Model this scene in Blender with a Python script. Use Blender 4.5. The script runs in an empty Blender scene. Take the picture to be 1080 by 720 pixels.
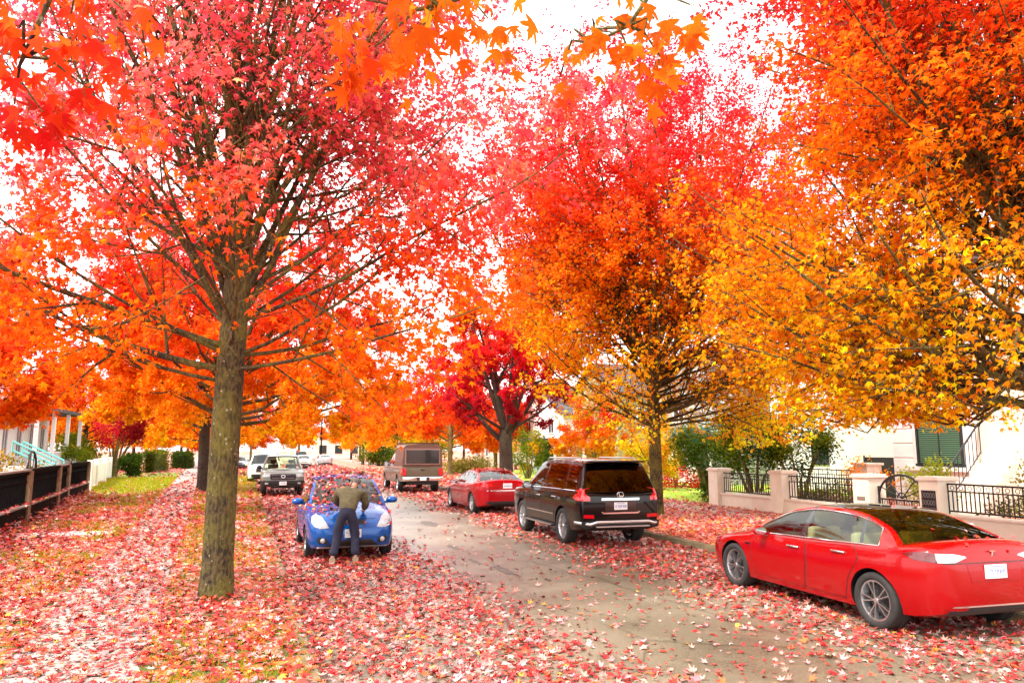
import bpy, bmesh, math, random
import numpy as np
from mathutils import Vector, Matrix
from mathutils.bvhtree import BVHTree

PI = math.pi
rad = math.radians
scene = bpy.context.scene
COL = scene.collection
random.seed(7)
NR = np.random.default_rng(11)

# ------------------------------------------------------------------ helpers
def new_mat(name):
    m = bpy.data.materials.new(name)
    m.use_nodes = True
    nt = m.node_tree
    b = nt.nodes.get('Principled BSDF')
    return m, nt, b

def mat(name, col, rough=0.5, metal=0.0, coat=0.0, noise=0.0, nscale=8.0, spec=0.5, bump=0.0, bscale=40.0):
    m, nt, b = new_mat(name)
    b.inputs['Base Color'].default_value = (*col, 1)
    b.inputs['Roughness'].default_value = rough
    b.inputs['Metallic'].default_value = metal
    b.inputs['Coat Weight'].default_value = coat
    b.inputs['Coat Roughness'].default_value = 0.03
    b.inputs['Specular IOR Level'].default_value = spec
    if noise > 0 or bump > 0:
        tc = nt.nodes.new('ShaderNodeTexCoord')
    if noise > 0:
        n = nt.nodes.new('ShaderNodeTexNoise')
        n.inputs['Scale'].default_value = nscale
        n.inputs['Detail'].default_value = 6
        nt.links.new(tc.outputs['Object'], n.inputs['Vector'])
        r = nt.nodes.new('ShaderNodeValToRGB')
        r.color_ramp.elements[0].position = 0.3
        r.color_ramp.elements[1].position = 0.7
        r.color_ramp.elements[0].color = (*[c * (1 - noise) for c in col], 1)
        r.color_ramp.elements[1].color = (*[min(1, c * (1 + noise)) for c in col], 1)
        nt.links.new(n.outputs['Fac'], r.inputs['Fac'])
        nt.links.new(r.outputs['Color'], b.inputs['Base Color'])
    if bump > 0:
        n2 = nt.nodes.new('ShaderNodeTexNoise')
        n2.inputs['Scale'].default_value = bscale
        nt.links.new(tc.outputs['Object'], n2.inputs['Vector'])
        bp = nt.nodes.new('ShaderNodeBump')
        bp.inputs['Strength'].default_value = bump
        bp.inputs['Distance'].default_value = 0.02
        nt.links.new(n2.outputs['Fac'], bp.inputs['Height'])
        nt.links.new(bp.outputs['Normal'], b.inputs['Normal'])
    return m

def glass_mat(name, tint, gloss=1.0):
    """thin automotive / window glass: tinted see-through plus fresnel reflection"""
    m = bpy.data.materials.new(name)
    m.use_nodes = True
    nt = m.node_tree
    nt.nodes.clear()
    out = nt.nodes.new('ShaderNodeOutputMaterial')
    tr = nt.nodes.new('ShaderNodeBsdfTransparent')
    tr.inputs['Color'].default_value = (*tint, 1)
    gl = nt.nodes.new('ShaderNodeBsdfGlossy')
    gl.inputs['Roughness'].default_value = 0.03
    fr = nt.nodes.new('ShaderNodeFresnel')
    fr.inputs['IOR'].default_value = 1.55
    mul = nt.nodes.new('ShaderNodeMath')
    mul.operation = 'MULTIPLY'
    mul.inputs[1].default_value = gloss * 1.6
    mul.use_clamp = True
    mx = nt.nodes.new('ShaderNodeMixShader')
    nt.links.new(fr.outputs['Fac'], mul.inputs[0])
    nt.links.new(mul.outputs[0], mx.inputs['Fac'])
    nt.links.new(tr.outputs[0], mx.inputs[1])
    nt.links.new(gl.outputs[0], mx.inputs[2])
    nt.links.new(mx.outputs[0], out.inputs['Surface'])
    return m

def put(o, label=None, cat=None, group=None, kind=None):
    if label: o['label'] = label
    if cat: o['category'] = cat
    if group: o['group'] = group
    if kind: o['kind'] = kind
    return o

def thing(name, label, cat, loc=(0, 0, 0), rz=0.0, group=None):
    o = bpy.data.objects.new(name, None)
    o.empty_display_size = 0.3
    COL.objects.link(o)
    o.location = loc
    o.rotation_euler = (0, 0, rz)
    return put(o, label, cat, group)

def link(name, me, m=None, parent=None):
    o = bpy.data.objects.new(name, me)
    COL.objects.link(o)
    if m is not None:
        for x in (m if isinstance(m, (list, tuple)) else [m]):
            me.materials.append(x)
    if parent is not None: o.parent = parent
    return o

def copy_tree(o, parent=None):
    c = o.copy()
    COL.objects.link(c)
    if parent is not None: c.parent = parent
    for ch in list(o.children): copy_tree(ch, c)
    return c

class MB:
    """collects shapes, builds ONE mesh object"""
    def __init__(s):
        s.v = []; s.f = []; s.mi = []; s.cur = 0
    def add(s, vs, fs):
        b = len(s.v)
        s.v.extend([tuple(v) for v in vs])
        for f in fs:
            s.f.append([i + b for i in f]); s.mi.append(s.cur)
        return s
    def box(s, x0, x1, y0, y1, z0, z1, bev=0.0):
        if x0 > x1: x0, x1 = x1, x0
        if y0 > y1: y0, y1 = y1, y0
        if z0 > z1: z0, z1 = z1, z0
        if bev <= 0:
            vs = [(x0,y0,z0),(x1,y0,z0),(x1,y1,z0),(x0,y1,z0),(x0,y0,z1),(x1,y0,z1),(x1,y1,z1),(x0,y1,z1)]
            return s.add(vs, [(3,2,1,0),(4,5,6,7),(0,1,5,4),(1,2,6,5),(2,3,7,6),(3,0,4,7)])
        bm = bmesh.new()
        bmesh.ops.create_cube(bm, size=1)
        for v in bm.verts:
            v.co = Vector(((x0+x1)/2 + v.co.x*(x1-x0), (y0+y1)/2 + v.co.y*(y1-y0), (z0+z1)/2 + v.co.z*(z1-z0)))
        bmesh.ops.bevel(bm, geom=bm.edges[:], offset=bev, segments=2, affect='EDGES', profile=0.5)
        s.bm(bm); bm.free()
        return s
    def bm(s, bm, M=None):
        bm.verts.index_update()
        s.add([(M @ v.co if M else v.co) for v in bm.verts], [[v.index for v in f.verts] for f in bm.faces])
        return s
    def bar(s, p, q, w, d=None, up=(0, 0, 1)):
        """rectangular bar from p to q"""
        p = Vector(p); q = Vector(q); d = w if d is None else d
        t = (q - p).normalized(); u = Vector(up)
        if abs(t.dot(u)) > 0.98: u = Vector((1, 0, 0))
        a = t.cross(u).normalized(); b = a.cross(t)
        vs = []
        for c in (p, q):
            for sx, sy in ((-1,-1),(1,-1),(1,1),(-1,1)):
                vs.append(c + a * (w/2*sx) + b * (d/2*sy))
        return s.add(vs, [(3,2,1,0),(4,5,6,7),(0,1,5,4),(1,2,6,5),(2,3,7,6),(3,0,4,7)])
    def tube(s, pts, radii, n=8, caps=True):
        pts = [Vector(p) for p in pts]
        if not isinstance(radii, (list, tuple)): radii = [radii]*len(pts)
        vs = []; fs = []
        t0 = (pts[1]-pts[0]).normalized()
        a = t0.cross(Vector((0,0,1)))
        if a.length < 0.1: a = t0.cross(Vector((1,0,0)))
        a.normalize()
        for i, p in enumerate(pts):
            if i == 0: t = t0
            elif i == len(pts)-1: t = (pts[i]-pts[i-1]).normalized()
            else: t = (pts[i+1]-pts[i-1]).normalized()
            a = (a - t*a.dot(t))
            if a.length < 1e-4: a = t.orthogonal()
            a.normalize()
            b = t.cross(a)
            for k in range(n):
                an = 2*PI*k/n
                vs.append(p + (a*math.cos(an) + b*math.sin(an))*radii[i])
        for i in range(len(pts)-1):
            for k in range(n):
                k2 = (k+1) % n
                fs.append((i*n+k, i*n+k2, (i+1)*n+k2, (i+1)*n+k))
        if caps:
            fs.append(tuple(range(n-1, -1, -1)))
            fs.append(tuple((len(pts)-1)*n+k for k in range(n)))
        return s.add(vs, fs)
    def lathe(s, prof, n=32, axis='z', c=(0, 0, 0), closed=False):
        """prof: list of (radius, along-axis)"""
        vs = []; fs = []
        for (r, h) in prof:
            for k in range(n):
                a = 2*PI*k/n
                x, y = r*math.cos(a), r*math.sin(a)
                p = (x, y, h) if axis == 'z' else ((h, x, y) if axis == 'x' else (x, h, y))
                vs.append((p[0]+c[0], p[1]+c[1], p[2]+c[2]))
        m = len(prof)
        for i in range(m if closed else m-1):
            j = (i+1) % m
            for k in range(n):
                k2 = (k+1) % n
                fs.append((i*n+k, i*n+k2, j*n+k2, j*n+k))
        if not closed:
            fs.append(tuple(range(n-1, -1, -1)))
            fs.append(tuple((m-1)*n+k for k in range(n)))
        return s.add(vs, fs)
    def prism(s, poly, o, ax, ay, an, d):
        """polygon (u,v) in plane at o spanned by ax, ay, extruded d along an"""
        o = Vector(o); ax = Vector(ax); ay = Vector(ay); an = Vector(an)
        n = len(poly)
        vs = [o + ax*u + ay*v for u, v in poly] + [o + ax*u + ay*v + an*d for u, v in poly]
        fs = [tuple(range(n-1, -1, -1)), tuple(range(n, 2*n))]
        for i in range(n):
            j = (i+1) % n
            fs.append((i, j, n+j, n+i))
        return s.add(vs, fs)
    def mesh(s, name, smooth=None):
        me = bpy.data.meshes.new(name)
        me.from_pydata(s.v, [], s.f)
        me.polygons.foreach_set('material_index', s.mi)
        bm = bmesh.new(); bm.from_mesh(me)
        bmesh.ops.recalc_face_normals(bm, faces=bm.faces[:])
        bm.to_mesh(me); bm.free()
        if smooth is not None:
            me.polygons.foreach_set('use_smooth', [True]*len(me.polygons))
            if smooth < 179: me.set_sharp_from_angle(angle=rad(smooth))
        me.update()
        return me
    def build(s, name, m, parent=None, smooth=None):
        return link(name, s.mesh(name, smooth), m, parent)

def pchip(xs, ys, x):
    """monotone cubic through control points"""
    n = len(xs)
    if x <= xs[0]: return ys[0]
    if x >= xs[-1]: return ys[-1]
    h = [xs[i+1]-xs[i] for i in range(n-1)]
    d = [(ys[i+1]-ys[i])/h[i] for i in range(n-1)]
    def slope(i):
        if i == 0: return d[0]
        if i == n-1: return d[-1]
        if d[i-1]*d[i] <= 0: return 0.0
        w1 = 2*h[i]+h[i-1]; w2 = h[i]+2*h[i-1]
        return (w1+w2)/(w1/d[i-1]+w2/d[i])
    i = 0
    while x > xs[i+1]: i += 1
    t = (x-xs[i])/h[i]
    m0, m1 = slope(i), slope(i+1)
    return ((2*t**3-3*t*t+1)*ys[i] + (t**3-2*t*t+t)*h[i]*m0 + (-2*t**3+3*t*t)*ys[i+1] + (t**3-t*t)*h[i]*m1)

# ------------------------------------------------------------------ leaf meshes
def _maple(lobes):
    """leaf outline with its base at the origin and its tip at (0,1)"""
    if lobes == 5:
        R = [(0,.78),(13,.47),(22,.50),(30,.30),(42,.56),(52,.70),(62,.48),(76,.26),(92,.36),(108,.46),(122,.30),(150,.20)]
        c = (0, .30)
        right = [(c[0]+r*math.sin(rad(a)), c[1]+r*math.cos(rad(a))) for a, r in R]
        pts = [right[0]] + right[1:] + [(0, .16)] + [(-x, y) for x, y in right[:0:-1]]
        ctr = c
    elif lobes == 4:
        R = [(0,.75),(26,.30),(50,.68),(78,.26),(106,.46),(145,.2)]
        c = (0, .30)
        right = [(r*math.sin(rad(a)), c[1]+r*math.cos(rad(a))) for a, r in R]
        pts = [right[0]] + right[1:] + [(-x, y) for x, y in right[:0:-1]]
        ctr = c
    else:
        pts = [(0,1),(.14,.5),(.52,.62),(.22,.12),(-.22,.12),(-.52,.62),(-.14,.5)]
        ctr = (0, .4)
    def bend(x, y): return -0.30*abs(x)**1.3 - 0.18*(y-.3)**2
    v = [(ctr[0], ctr[1], bend(*ctr)+.02)] + [(x, y, bend(x, y)) for x, y in pts]
    n = len(pts)
    f = [(0, 1+(i+1) % n, 1+i) for i in range(n)]
    if lobes == 3:
        v = v[1:]
        f = [(0, 6, 1), (1, 3, 2), (1, 6, 4), (1, 4, 3), (6, 5, 4)]
    return np.array(v, dtype=np.float64), np.array(f, dtype=np.int64)
TPL = {5: _maple(5), 4: _maple(4), 3: _maple(3)}

def nrm(a): return a/np.maximum(np.linalg.norm(a, axis=1, keepdims=True), 1e-9)

def frames(t, n):
    t = nrm(t); x = nrm(np.cross(t, n)); n = np.cross(x, t)
    return np.stack([x, t, n], axis=2)          # columns: x, y(tip), z(normal)

def leaf_mesh(name, pos, R, size, col, lod):
    V, F = TPL[lod]
    N = len(pos); k = len(V); m = len(F)
    flat = NR.uniform(.4, 3.0, N)
    loc = np.repeat(V[None], N, 0)*size[:, None, None]
    loc[:, :, 2] *= flat[:, None]
    loc[:, :, 0] *= NR.uniform(.8, 1.12, N)[:, None]
    P = np.einsum('nij,nkj->nki', R, loc) + pos[:, None, :]
    idx = (F[None] + (np.arange(N)*k)[:, None, None]).reshape(-1)
    me = bpy.data.meshes.new(name)
    me.vertices.add(N*k); me.vertices.foreach_set('co', P.reshape(-1).astype(np.float32))
    me.loops.add(N*m*3); me.loops.foreach_set('vertex_index', idx.astype(np.int32))
    me.polygons.add(N*m)
    me.polygons.foreach_set('loop_start', (np.arange(N*m)*3).astype(np.int32))
    at = me.attributes.new('leafcol', 'FLOAT_COLOR', 'FACE')
    c4 = np.ones((N, 4)); c4[:, :3] = np.clip(col, 0, 1)
    at.data.foreach_set('color', np.repeat(c4, m, 0).reshape(-1).astype(np.float32))
    me.update()
    return me

# ------------------------------------------------------------------ shared materials
def leaf_material(name, transl, rough=.5, spec=.3):
    m, nt, b = new_mat(name)
    a = nt.nodes.new('ShaderNodeAttribute'); a.attribute_name = 'leafcol'
    b.inputs['Roughness'].default_value = rough
    b.inputs['Specular IOR Level'].default_value = spec
    nt.links.new(a.outputs['Color'], b.inputs['Base Color'])
    if transl > 0:
        t = nt.nodes.new('ShaderNodeBsdfTranslucent')
        nt.links.new(a.outputs['Color'], t.inputs['Color'])
        mx = nt.nodes.new('ShaderNodeMixShader'); mx.inputs[0].default_value = transl
        nt.links.new(b.outputs[0], mx.inputs[1]); nt.links.new(t.outputs[0], mx.inputs[2])
        nt.links.new(mx.outputs[0], nt.nodes['Material Output'].inputs['Surface'])
    return m
M_LEAF = leaf_material('maple_leaf', .68, .6, .04)
M_LITTER = leaf_material('fallen_leaf', .0, .5, .3)

def bark_material(name, c1, c2, moss, spots=True):
    m, nt, b = new_mat(name)
    N = nt.nodes.new; L = nt.links.new
    tc = N('ShaderNodeTexCoord')
    mp = N('ShaderNodeMapping'); mp.inputs['Scale'].default_value = (1, 1, .42)
    L(tc.outputs['Object'], mp.inputs['Vector'])
    n1 = N('ShaderNodeTexNoise'); n1.inputs['Scale'].default_value = 28; n1.inputs['Detail'].default_value = 8
    L(mp.outputs[0], n1.inputs['Vector'])
    r1 = N('ShaderNodeValToRGB')
    r1.color_ramp.elements[0].position = .41; r1.color_ramp.elements[0].color = (*c1, 1)
    r1.color_ramp.elements[1].position = .60; r1.color_ramp.elements[1].color = (*c2, 1)
    L(n1.outputs['Fac'], r1.inputs['Fac'])
    n2 = N('ShaderNodeTexNoise'); n2.inputs['Scale'].default_value = 2.4; n2.inputs['Detail'].default_value = 5
    L(tc.outputs['Object'], n2.inputs['Vector'])
    r2 = N('ShaderNodeValToRGB')
    r2.color_ramp.elements[0].position = .40; r2.color_ramp.elements[0].color = (0, 0, 0, 1)
    r2.color_ramp.elements[1].position = .62; r2.color_ramp.elements[1].color = (1, 1, 1, 1)
    L(n2.outputs['Fac'], r2.inputs['Fac'])
    mx = N('ShaderNodeMixRGB'); mx.inputs['Color2'].default_value = (*moss, 1)
    mm = N('ShaderNodeMath'); mm.operation = 'MULTIPLY'; L(r2.outputs['Color'], mm.inputs[0]); L(n1.outputs['Fac'], mm.inputs[1])
    mm2 = N('ShaderNodeMath'); mm2.operation = 'MULTIPLY'; mm2.inputs[1].default_value = 1.5; mm2.use_clamp = True; L(mm.outputs[0], mm2.inputs[0]); L(mm2.outputs[0], mx.inputs['Fac']); L(r1.outputs['Color'], mx.inputs['Color1'])
    last = mx.outputs[0]
    if spots:
        vo = N('ShaderNodeTexVoronoi'); vo.inputs['Scale'].default_value = 17; vo.inputs['Randomness'].default_value = 1
        mp2 = N('ShaderNodeMapping'); mp2.inputs['Scale'].default_value = (1, 1, .8)
        L(tc.outputs['Object'], mp2.inputs['Vector']); L(mp2.outputs[0], vo.inputs['Vector'])
        n3 = N('ShaderNodeTexNoise'); n3.inputs['Scale'].default_value = 5.5; n3.inputs['Detail'].default_value = 4; L(tc.outputs['Object'], n3.inputs['Vector'])
        ad = N('ShaderNodeMath'); ad.operation = 'MULTIPLY_ADD'; ad.inputs[1].default_value = .9
        L(n3.outputs['Fac'], ad.inputs[0]); L(vo.outputs['Distance'], ad.inputs[2])
        r3 = N('ShaderNodeValToRGB')
        r3.color_ramp.elements[0].position = .50; r3.color_ramp.elements[0].color = (1, 1, 1, 1)
        r3.color_ramp.elements[1].position = .60; r3.color_ramp.elements[1].color = (0, 0, 0, 1)
        L(ad.outputs[0], r3.inputs['Fac'])
        mx2 = N('ShaderNodeMixRGB'); mx2.inputs['Color2'].default_value = (.30, .30, .21, 1)
        L(r3.outputs['Color'], mx2.inputs['Fac']); L(last, mx2.inputs['Color1'])
        last = mx2.outputs[0]
    L(last, b.inputs['Base Color'])
    b.inputs['Roughness'].default_value = .85
    bp = N('ShaderNodeBump'); bp.inputs['Strength'].default_value = 1.0; bp.inputs['Distance'].default_value = .05
    L(n1.outputs['Fac'], bp.inputs['Height']); L(bp.outputs['Normal'], b.inputs['Normal'])
    return m
M_BARK = bark_material('maple_bark', (.014, .009, .003), (.09, .065, .02), (.14, .125, .016))
M_BARK_DARK = bark_material('dark_bark', (.012, .007, .005), (.055, .03, .02), (.05, .04, .015), False)
M_BARK_TAN = bark_material('tan_bark', (.06, .04, .015), (.24, .17, .07), (.20, .19, .04), False)

CHROME = mat('chrome', (.75, .76, .78), .12, 1.0)
ALLOY = mat('alloy', (.60, .60, .61), .3, 1.0)
ALLOY_DARK = mat('dark_alloy', (.10, .10, .105), .32, .9)
RUBBER = mat('tyre_rubber', (.018, .017, .016), .8, noise=.3, nscale=20)
BLACKP = mat('black_plastic', (.012, .012, .013), .45)
BLACKG = mat('gloss_black', (.008, .008, .009), .12, coat=.5)
INTERIOR = mat('car_interior', (.018, .018, .02), .8)
SEAT_PALE = mat('pale_seat_fabric', (.30, .30, .22), .7)
SEAT_DARK = mat('dark_seat_fabric', (.03, .03, .032), .8)
REDLAMP = mat('red_lamp', (.62, .006, .012), .10, coat=1.0)
CLEARLAMP = mat('clear_lamp', (.40, .42, .44), .15, coat=1.0, noise=.35, nscale=14)
SMOKED = mat('smoked_red_lamp', (.10, .002, .004), .1, coat=1.0)
INT_PALE = mat('pale_car_interior', (.30, .29, .20), .8)
PLATE = mat('plate_white', (.80, .80, .80), .5)
PLATE_INK = mat('plate_blue_ink', (.22, .30, .52), .5)
M_GLASS_CLEAR = glass_mat('clear_car_glass', (.80, .86, .66), .7)
M_GLASS_DARK = glass_mat('privacy_glass', (.04, .04, .045))
M_GLASS_TINT = glass_mat('amber_tint_glass', (.34, .30, .10), .55)
# ------------------------------------------------------------------ trees
RED = (.88, .030, .026); SCARLET = (.90, .085, .014); ORANGE = (.92, .215, .007); AMBER = (.93, .40, .010)
YELLOW = (.84, .55, .02); PINKRED = (.88, .125, .125); CRIMSON = (.76, .014, .045); DARKRED = (.30, .008, .014)

class Grower:
    def __init__(s, seed):
        s.r = random.Random(seed); s.br = []; s.tw = []
    def grow(s, p, d, L, r, lvl, P):
        rr = s.r
        step = P['step'][lvl]; n = max(3, int(L/step))
        d = d.normalized(); pts = [p.copy()]; rads = [r]
        wob = P['wob'][lvl]; trop = P['trop'][lvl]
        for i in range(n):
            d = (d + Vector((rr.gauss(0, wob), rr.gauss(0, wob), rr.gauss(0, wob)+trop))).normalized()
            if pts[-1].z < P['zmin'] and d.z < .15: d.z = .25; d.normalize()
            pts.append(pts[-1] + d*(L/n)); rads.append(max(P['rmin'], r*(1-.86*(i+1)/n)))
        s.br.append((pts, rads, lvl))
        last = lvl >= P['maxlvl']
        if lvl >= P['leaflvl']:
            i0 = 0 if lvl > P['leaflvl'] else int(n*.35)
            c = rr.random()
            for i in range(i0, n): s.tw.append((pts[i], pts[i+1], c))
        if last: return
        f = P['bare'][lvl]; az = rr.uniform(0, 6.28); gap = P['gap'][lvl]/L
        while f < .97:
            x = f*n; i = min(int(x), n-1); u = x-i
            q = pts[i].lerp(pts[i+1], u); rq = rads[i]*(1-u)+rads[i+1]*u
            t = (pts[i+1]-pts[i]).normalized(); a = t.orthogonal().normalized(); b = t.cross(a)
            az += 2.4 + rr.uniform(-.5, .5)
            ang = rad(rr.uniform(*P['ang'][lvl]))
            dd = t*math.cos(ang) + (a*math.cos(az)+b*math.sin(az))*math.sin(ang)
            dd.z += P['lift'][lvl]
            LL = L*P['ratio'][lvl]*(1.15-.8*f)*rr.uniform(.7, 1.25)
            if LL > .12: s.grow(q, dd, LL, max(P['rmin'], min(rq*.62, r*.5)), lvl+1, P)
            f += gap*rr.uniform(.7, 1.3)

PDEF = dict(step=(.5, .42, .3, .25), wob=(.05, .07, .10, .14), trop=(.03, .02, -.01, -.03), bare=(.3, .2, .12, 0),
            gap=(.62, .50, .30, .2), ang=((38, 60), (35, 60), (30, 65), (30, 60)), lift=(-.05, .0, -.05, -.1),
            ratio=(.42, .42, .45, .4), maxlvl=3, leaflvl=2, rmin=.0032)

def grad(stops, h):
    """colour stops [(height 0..1, colour)], h array -> colours"""
    hs = [a for a, _ in stops]; cs = np.array([c for _, c in stops])
    return np.stack([np.interp(h, hs, cs[:, k]) for k in range(3)], 1)

def bin_colors(stops, h, clump):
    c = grad(stops, np.clip(h, 0, 1))
    v = NR.normal(0, 1, len(h))
    c = c*(1+.16*v)[:, None]
    c[:, 1] *= np.exp(NR.normal(0, .28, len(h)) + (clump-.5)*.9)
    return np.clip(c, .002, .94)

def crown_leaves(tw, n, size, lod, colfn, rng, center, spread=.10, droop=.55, hollow=.06):
    p0 = np.array([a[:] for a, b, c in tw]); p1 = np.array([b[:] for a, b, c in tw]); cl = np.array([c for a, b, c in tw])
    w = np.linalg.norm(p1-p0, axis=1)*np.clip((np.linalg.norm(p0[:, :2], axis=1)+np.maximum(0, p0[:, 2]-8)*.55-.9)/2.6, hollow, 1.15); w /= w.sum()
    k = rng.choice(len(tw), n, p=w); u = rng.random((n, 1))
    pos = p0[k]*(1-u)+p1[k]*u + rng.normal(0, spread, (n, 3))
    out = pos-np.array(center); out[:, 2] *= .3
    t = nrm(out)*.55 + rng.normal(0, .55, (n, 3)); t[:, 2] -= droop
    nn = rng.normal(0, .55, (n, 3)); nn[:, 2] += .75
    R = frames(t, nn)
    sz = size*rng.uniform(.6, 1.2, n)
    return pos, R, sz, colfn(pos, cl[k])

def make_tree(name, label, loc, seed, H, r0, fork, limbs, leaders, n_leaf, size, lod, stops,
              P=None, bark=None, lean=(0, 0), group=None, sides=(10, 7, 5, 3), mincol=.12, spread=.10, hcol=None, cat='tree', rz=0, zmin=2.2):
    """trunk with limbs (one mesh) and a crown of single leaves (one mesh).
    limbs: list of (height, azimuth deg, elevation deg, length, radius)"""
    P = dict(PDEF, **(P or {})); P['zmin'] = zmin if H > 6 else -9
    g = Grower(seed); rr = g.r
    root = thing(name, label, cat, loc, rz, group)
    n = 9; pts = []; rads = []
    for i in range(n+1):
        f = i/n; z = -.12 + (fork+.12)*f
        pts.append(Vector((lean[0]*f + .03*math.sin(3*f+seed), lean[1]*f + .03*math.cos(2.3*f+seed), z)))
        flare = 1+.20*math.exp(-max(z, 0)/.14)
        rads.append(r0*flare*(1-.14*f))
    mb = MB(); mb.tube(pts, rads, 18)
    def tp(z):
        f = min(1, max(0, (z+.12)/(fork+.12)))*n; i = min(int(f), n-1)
        return pts[i].lerp(pts[i+1], f-i)
    for (h, az, el, L, r) in limbs:
        p = tp(h); a, e = rad(az), rad(el)
        d = Vector((math.cos(a)*math.cos(e), math.sin(a)*math.cos(e), math.sin(e)))
        g.grow(p, d, L, r, 1 if L < 3.2 else 0, P)
    for (az, el, L, r) in leaders:
        a, e = rad(az), rad(el)
        d = Vector((math.cos(a)*math.cos(e), math.sin(a)*math.cos(e), math.sin(e)))
        g.grow(tp(fork)-Vector((0, 0, rr.uniform(.0, .5))), d, L, r, 0, P)
    for (q, rs, lvl) in g.br:
        mb.tube(q, rs, sides[lvl], caps=lvl < 2)
    mb.build('trunk', bark or M_BARK, root, smooth=60)
    zs = np.array([b.z for a, b, c in g.tw]); z0, z1 = np.percentile(zs, 2), np.percentile(zs, 99)
    def colfn(pos, clump):
        h = (pos[:, 2]-z0)/(z1-z0)
        if hcol: h = h + hcol(pos)
        return bin_colors(stops, h + (clump-.5)*mincol*2, clump)
    rng = np.random.default_rng(seed)
    A = crown_leaves(g.tw, n_leaf, size, lod, colfn, rng, (0, 0, fork+1.5), spread, hollow=.06 if H > 6 else .5)
    link('crown', leaf_mesh('crown', *A, lod), M_LEAF, root)
    return root, g

def ring(n, h0, h1, e0, e1, L0, L1, r0_, r1_, rr, az0=0):
    out = []
    for i in range(n):
        f = i/max(1, n-1)
        out.append((h0+(h1-h0)*f+rr.uniform(-.15, .15), az0+137.5*i+rr.uniform(-18, 18), e0+(e1-e0)*f+rr.uniform(-6, 6),
                    (L0+(L1-L0)*f)*rr.uniform(.85, 1.12), r0_+(r1_-r0_)*f))
    return out
def leadset(n, e0, e1, L0, L1, r, rr, az0=0):
    return [(az0+360*i/n+rr.uniform(-20, 20), rr.uniform(e0, e1), rr.uniform(L0, L1), r*rr.uniform(.75, 1.1)) for i in range(n)]
rr = random.Random(5)

# big maple in the foreground
STREET_L = 'street maples on the left verge'
LOOSE = dict(gap=(.46, .40, .25, .2), ratio=(.36, .42, .45, .4), bare=(.16, .14, .1, 0), trop=(.05, .03, .0, -.02), wob=(.06, .08, .12, .14))
limbs = ring(13, 2.8, 4.4, 8, 42, 4.6, 5.2, .030, .028, rr, 165) + [(3.5+.12*i, az, el, L, r) for i, (az, el, L, r) in enumerate(((180, 58, 6.4, .052), (10, 60, 6.6, .05), (150, 64, 6.6, .05), (-20, 66, 6.8, .05), (205, 66, 6.8, .052), (30, 62, 6.8, .048), (178, 72, 7.2, .056), (2, 70, 7.2, .056), (265, 66, 6, .05), (90, 66, 6.6, .05), (182, 64, 7.2, .05), (-5, 62, 7.2, .05)))] + [(3.0, 178, 8, 5.2, .052), (3.3, 200, 14, 5.4, .05), (3.2, 18, 6, 5.6, .032), (3.7, -18, 14, 6.4, .032), (4.1, 8, 30, 6.8, .034), (4.4, 160, 30, 6.0, .034),
         (3.3, 270, 16, 3.4, .032), (4.2, 255, 34, 3.8, .032), (4.4, 290, 36, 4.0, .032)]
lead = [(180, 80, 7.8, .075), (0, 78, 7.8, .07), (200, 72, 7.4, .062), (20, 71, 7.4, .062), (160, 85, 8, .075), (-15, 84, 8, .075), (90, 80, 7.8, .065), (270, 78, 7.4, .06)]
T1, g1 = make_tree('maple_tree', 'large maple in the left foreground with a bare mossy trunk and pinkish red leaves', (-.57, 10.96, .12), 3,
    12, .203, 4.9, limbs, lead, 47000, .106, 4,
    [(0, ORANGE), (.14, SCARLET), (.26, PINKRED), (.75, PINKRED), (1, RED)], LOOSE, lean=(.10, .0), group=STREET_L, spread=.10, zmin=2.3)

# second and third on the left verge
limbs = ring(22, 2.6, 5.0, 4, 50, 6.2, 5.6, .07, .05, rr)
lead = leadset(9, 50, 76, 4.8, 6.2, .09, rr)
T2, g2 = make_tree('maple_tree', 'orange maple on the left verge hidden directly behind the foreground trunk', (-1.12, 25.5, .12), 8,
    11, .2, 4.4, limbs, lead, 88000, .13, 3, [(0, AMBER), (.15, ORANGE), (.45, SCARLET), (.75, RED), (1, RED)], group=STREET_L, bark=M_BARK)
T3, g3 = make_tree('maple_tree', 'orange maple with a dark trunk beside the left sidewalk, just left of the foreground trunk', (-2.85, 38.4, .12), 21,
    12, .26, 4.4, ring(18, 2.9, 5.0, 6, 50, 5.8, 5.4, .08, .06, rr), leadset(8, 52, 80, 6, 7.6, .09, rr), 70000, .16, 3,
    [(0, AMBER), (.2, ORANGE), (.5, SCARLET), (1, RED)], group=STREET_L, bark=M_BARK_DARK)

# right verge : the tall one behind the black SUV
STREET_R = 'street maples on the right verge'
TALL = dict(bare=(.16, .12, .1, 0), gap=(.55, .46, .28, .2), ratio=(.40, .42, .45, .4), trop=(.05, .02, -.01, -.03))
limbs = ring(15, 2.9, 5.0, 10, 52, 6.0, 6.2, .05, .05, rr, 60) + [(2.7, 180, 4, 6.0, .05), (2.9, 200, 6, 5.6, .05), (2.6, 350, 2, 6.6, .045), (3.2, 345, 8, 6.4, .045), (3.6, 20, 12, 6.6, .045), (3.9, -8, 14, 6.8, .045), (3.5, 318, 10, 6.6, .045), (4.2, 300, 16, 6.4, .045), (3.4, 40, 10, 6.2, .045), (3.7, 0, 20, 6.8, .045), (4.1, 332, 20, 6.8, .045), (2.8, 12, 2, 6.4, .045), (3.1, 330, 6, 6.6, .045), (2.7, 315, 2, 6.2, .045), (2.6, 225, 2, 5.6, .045), (3.0, 300, 8, 5.6, .07), (3.3, 250, 10, 5.2, .07), (3.1, 340, 10, 5.0, .06)]
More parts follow.
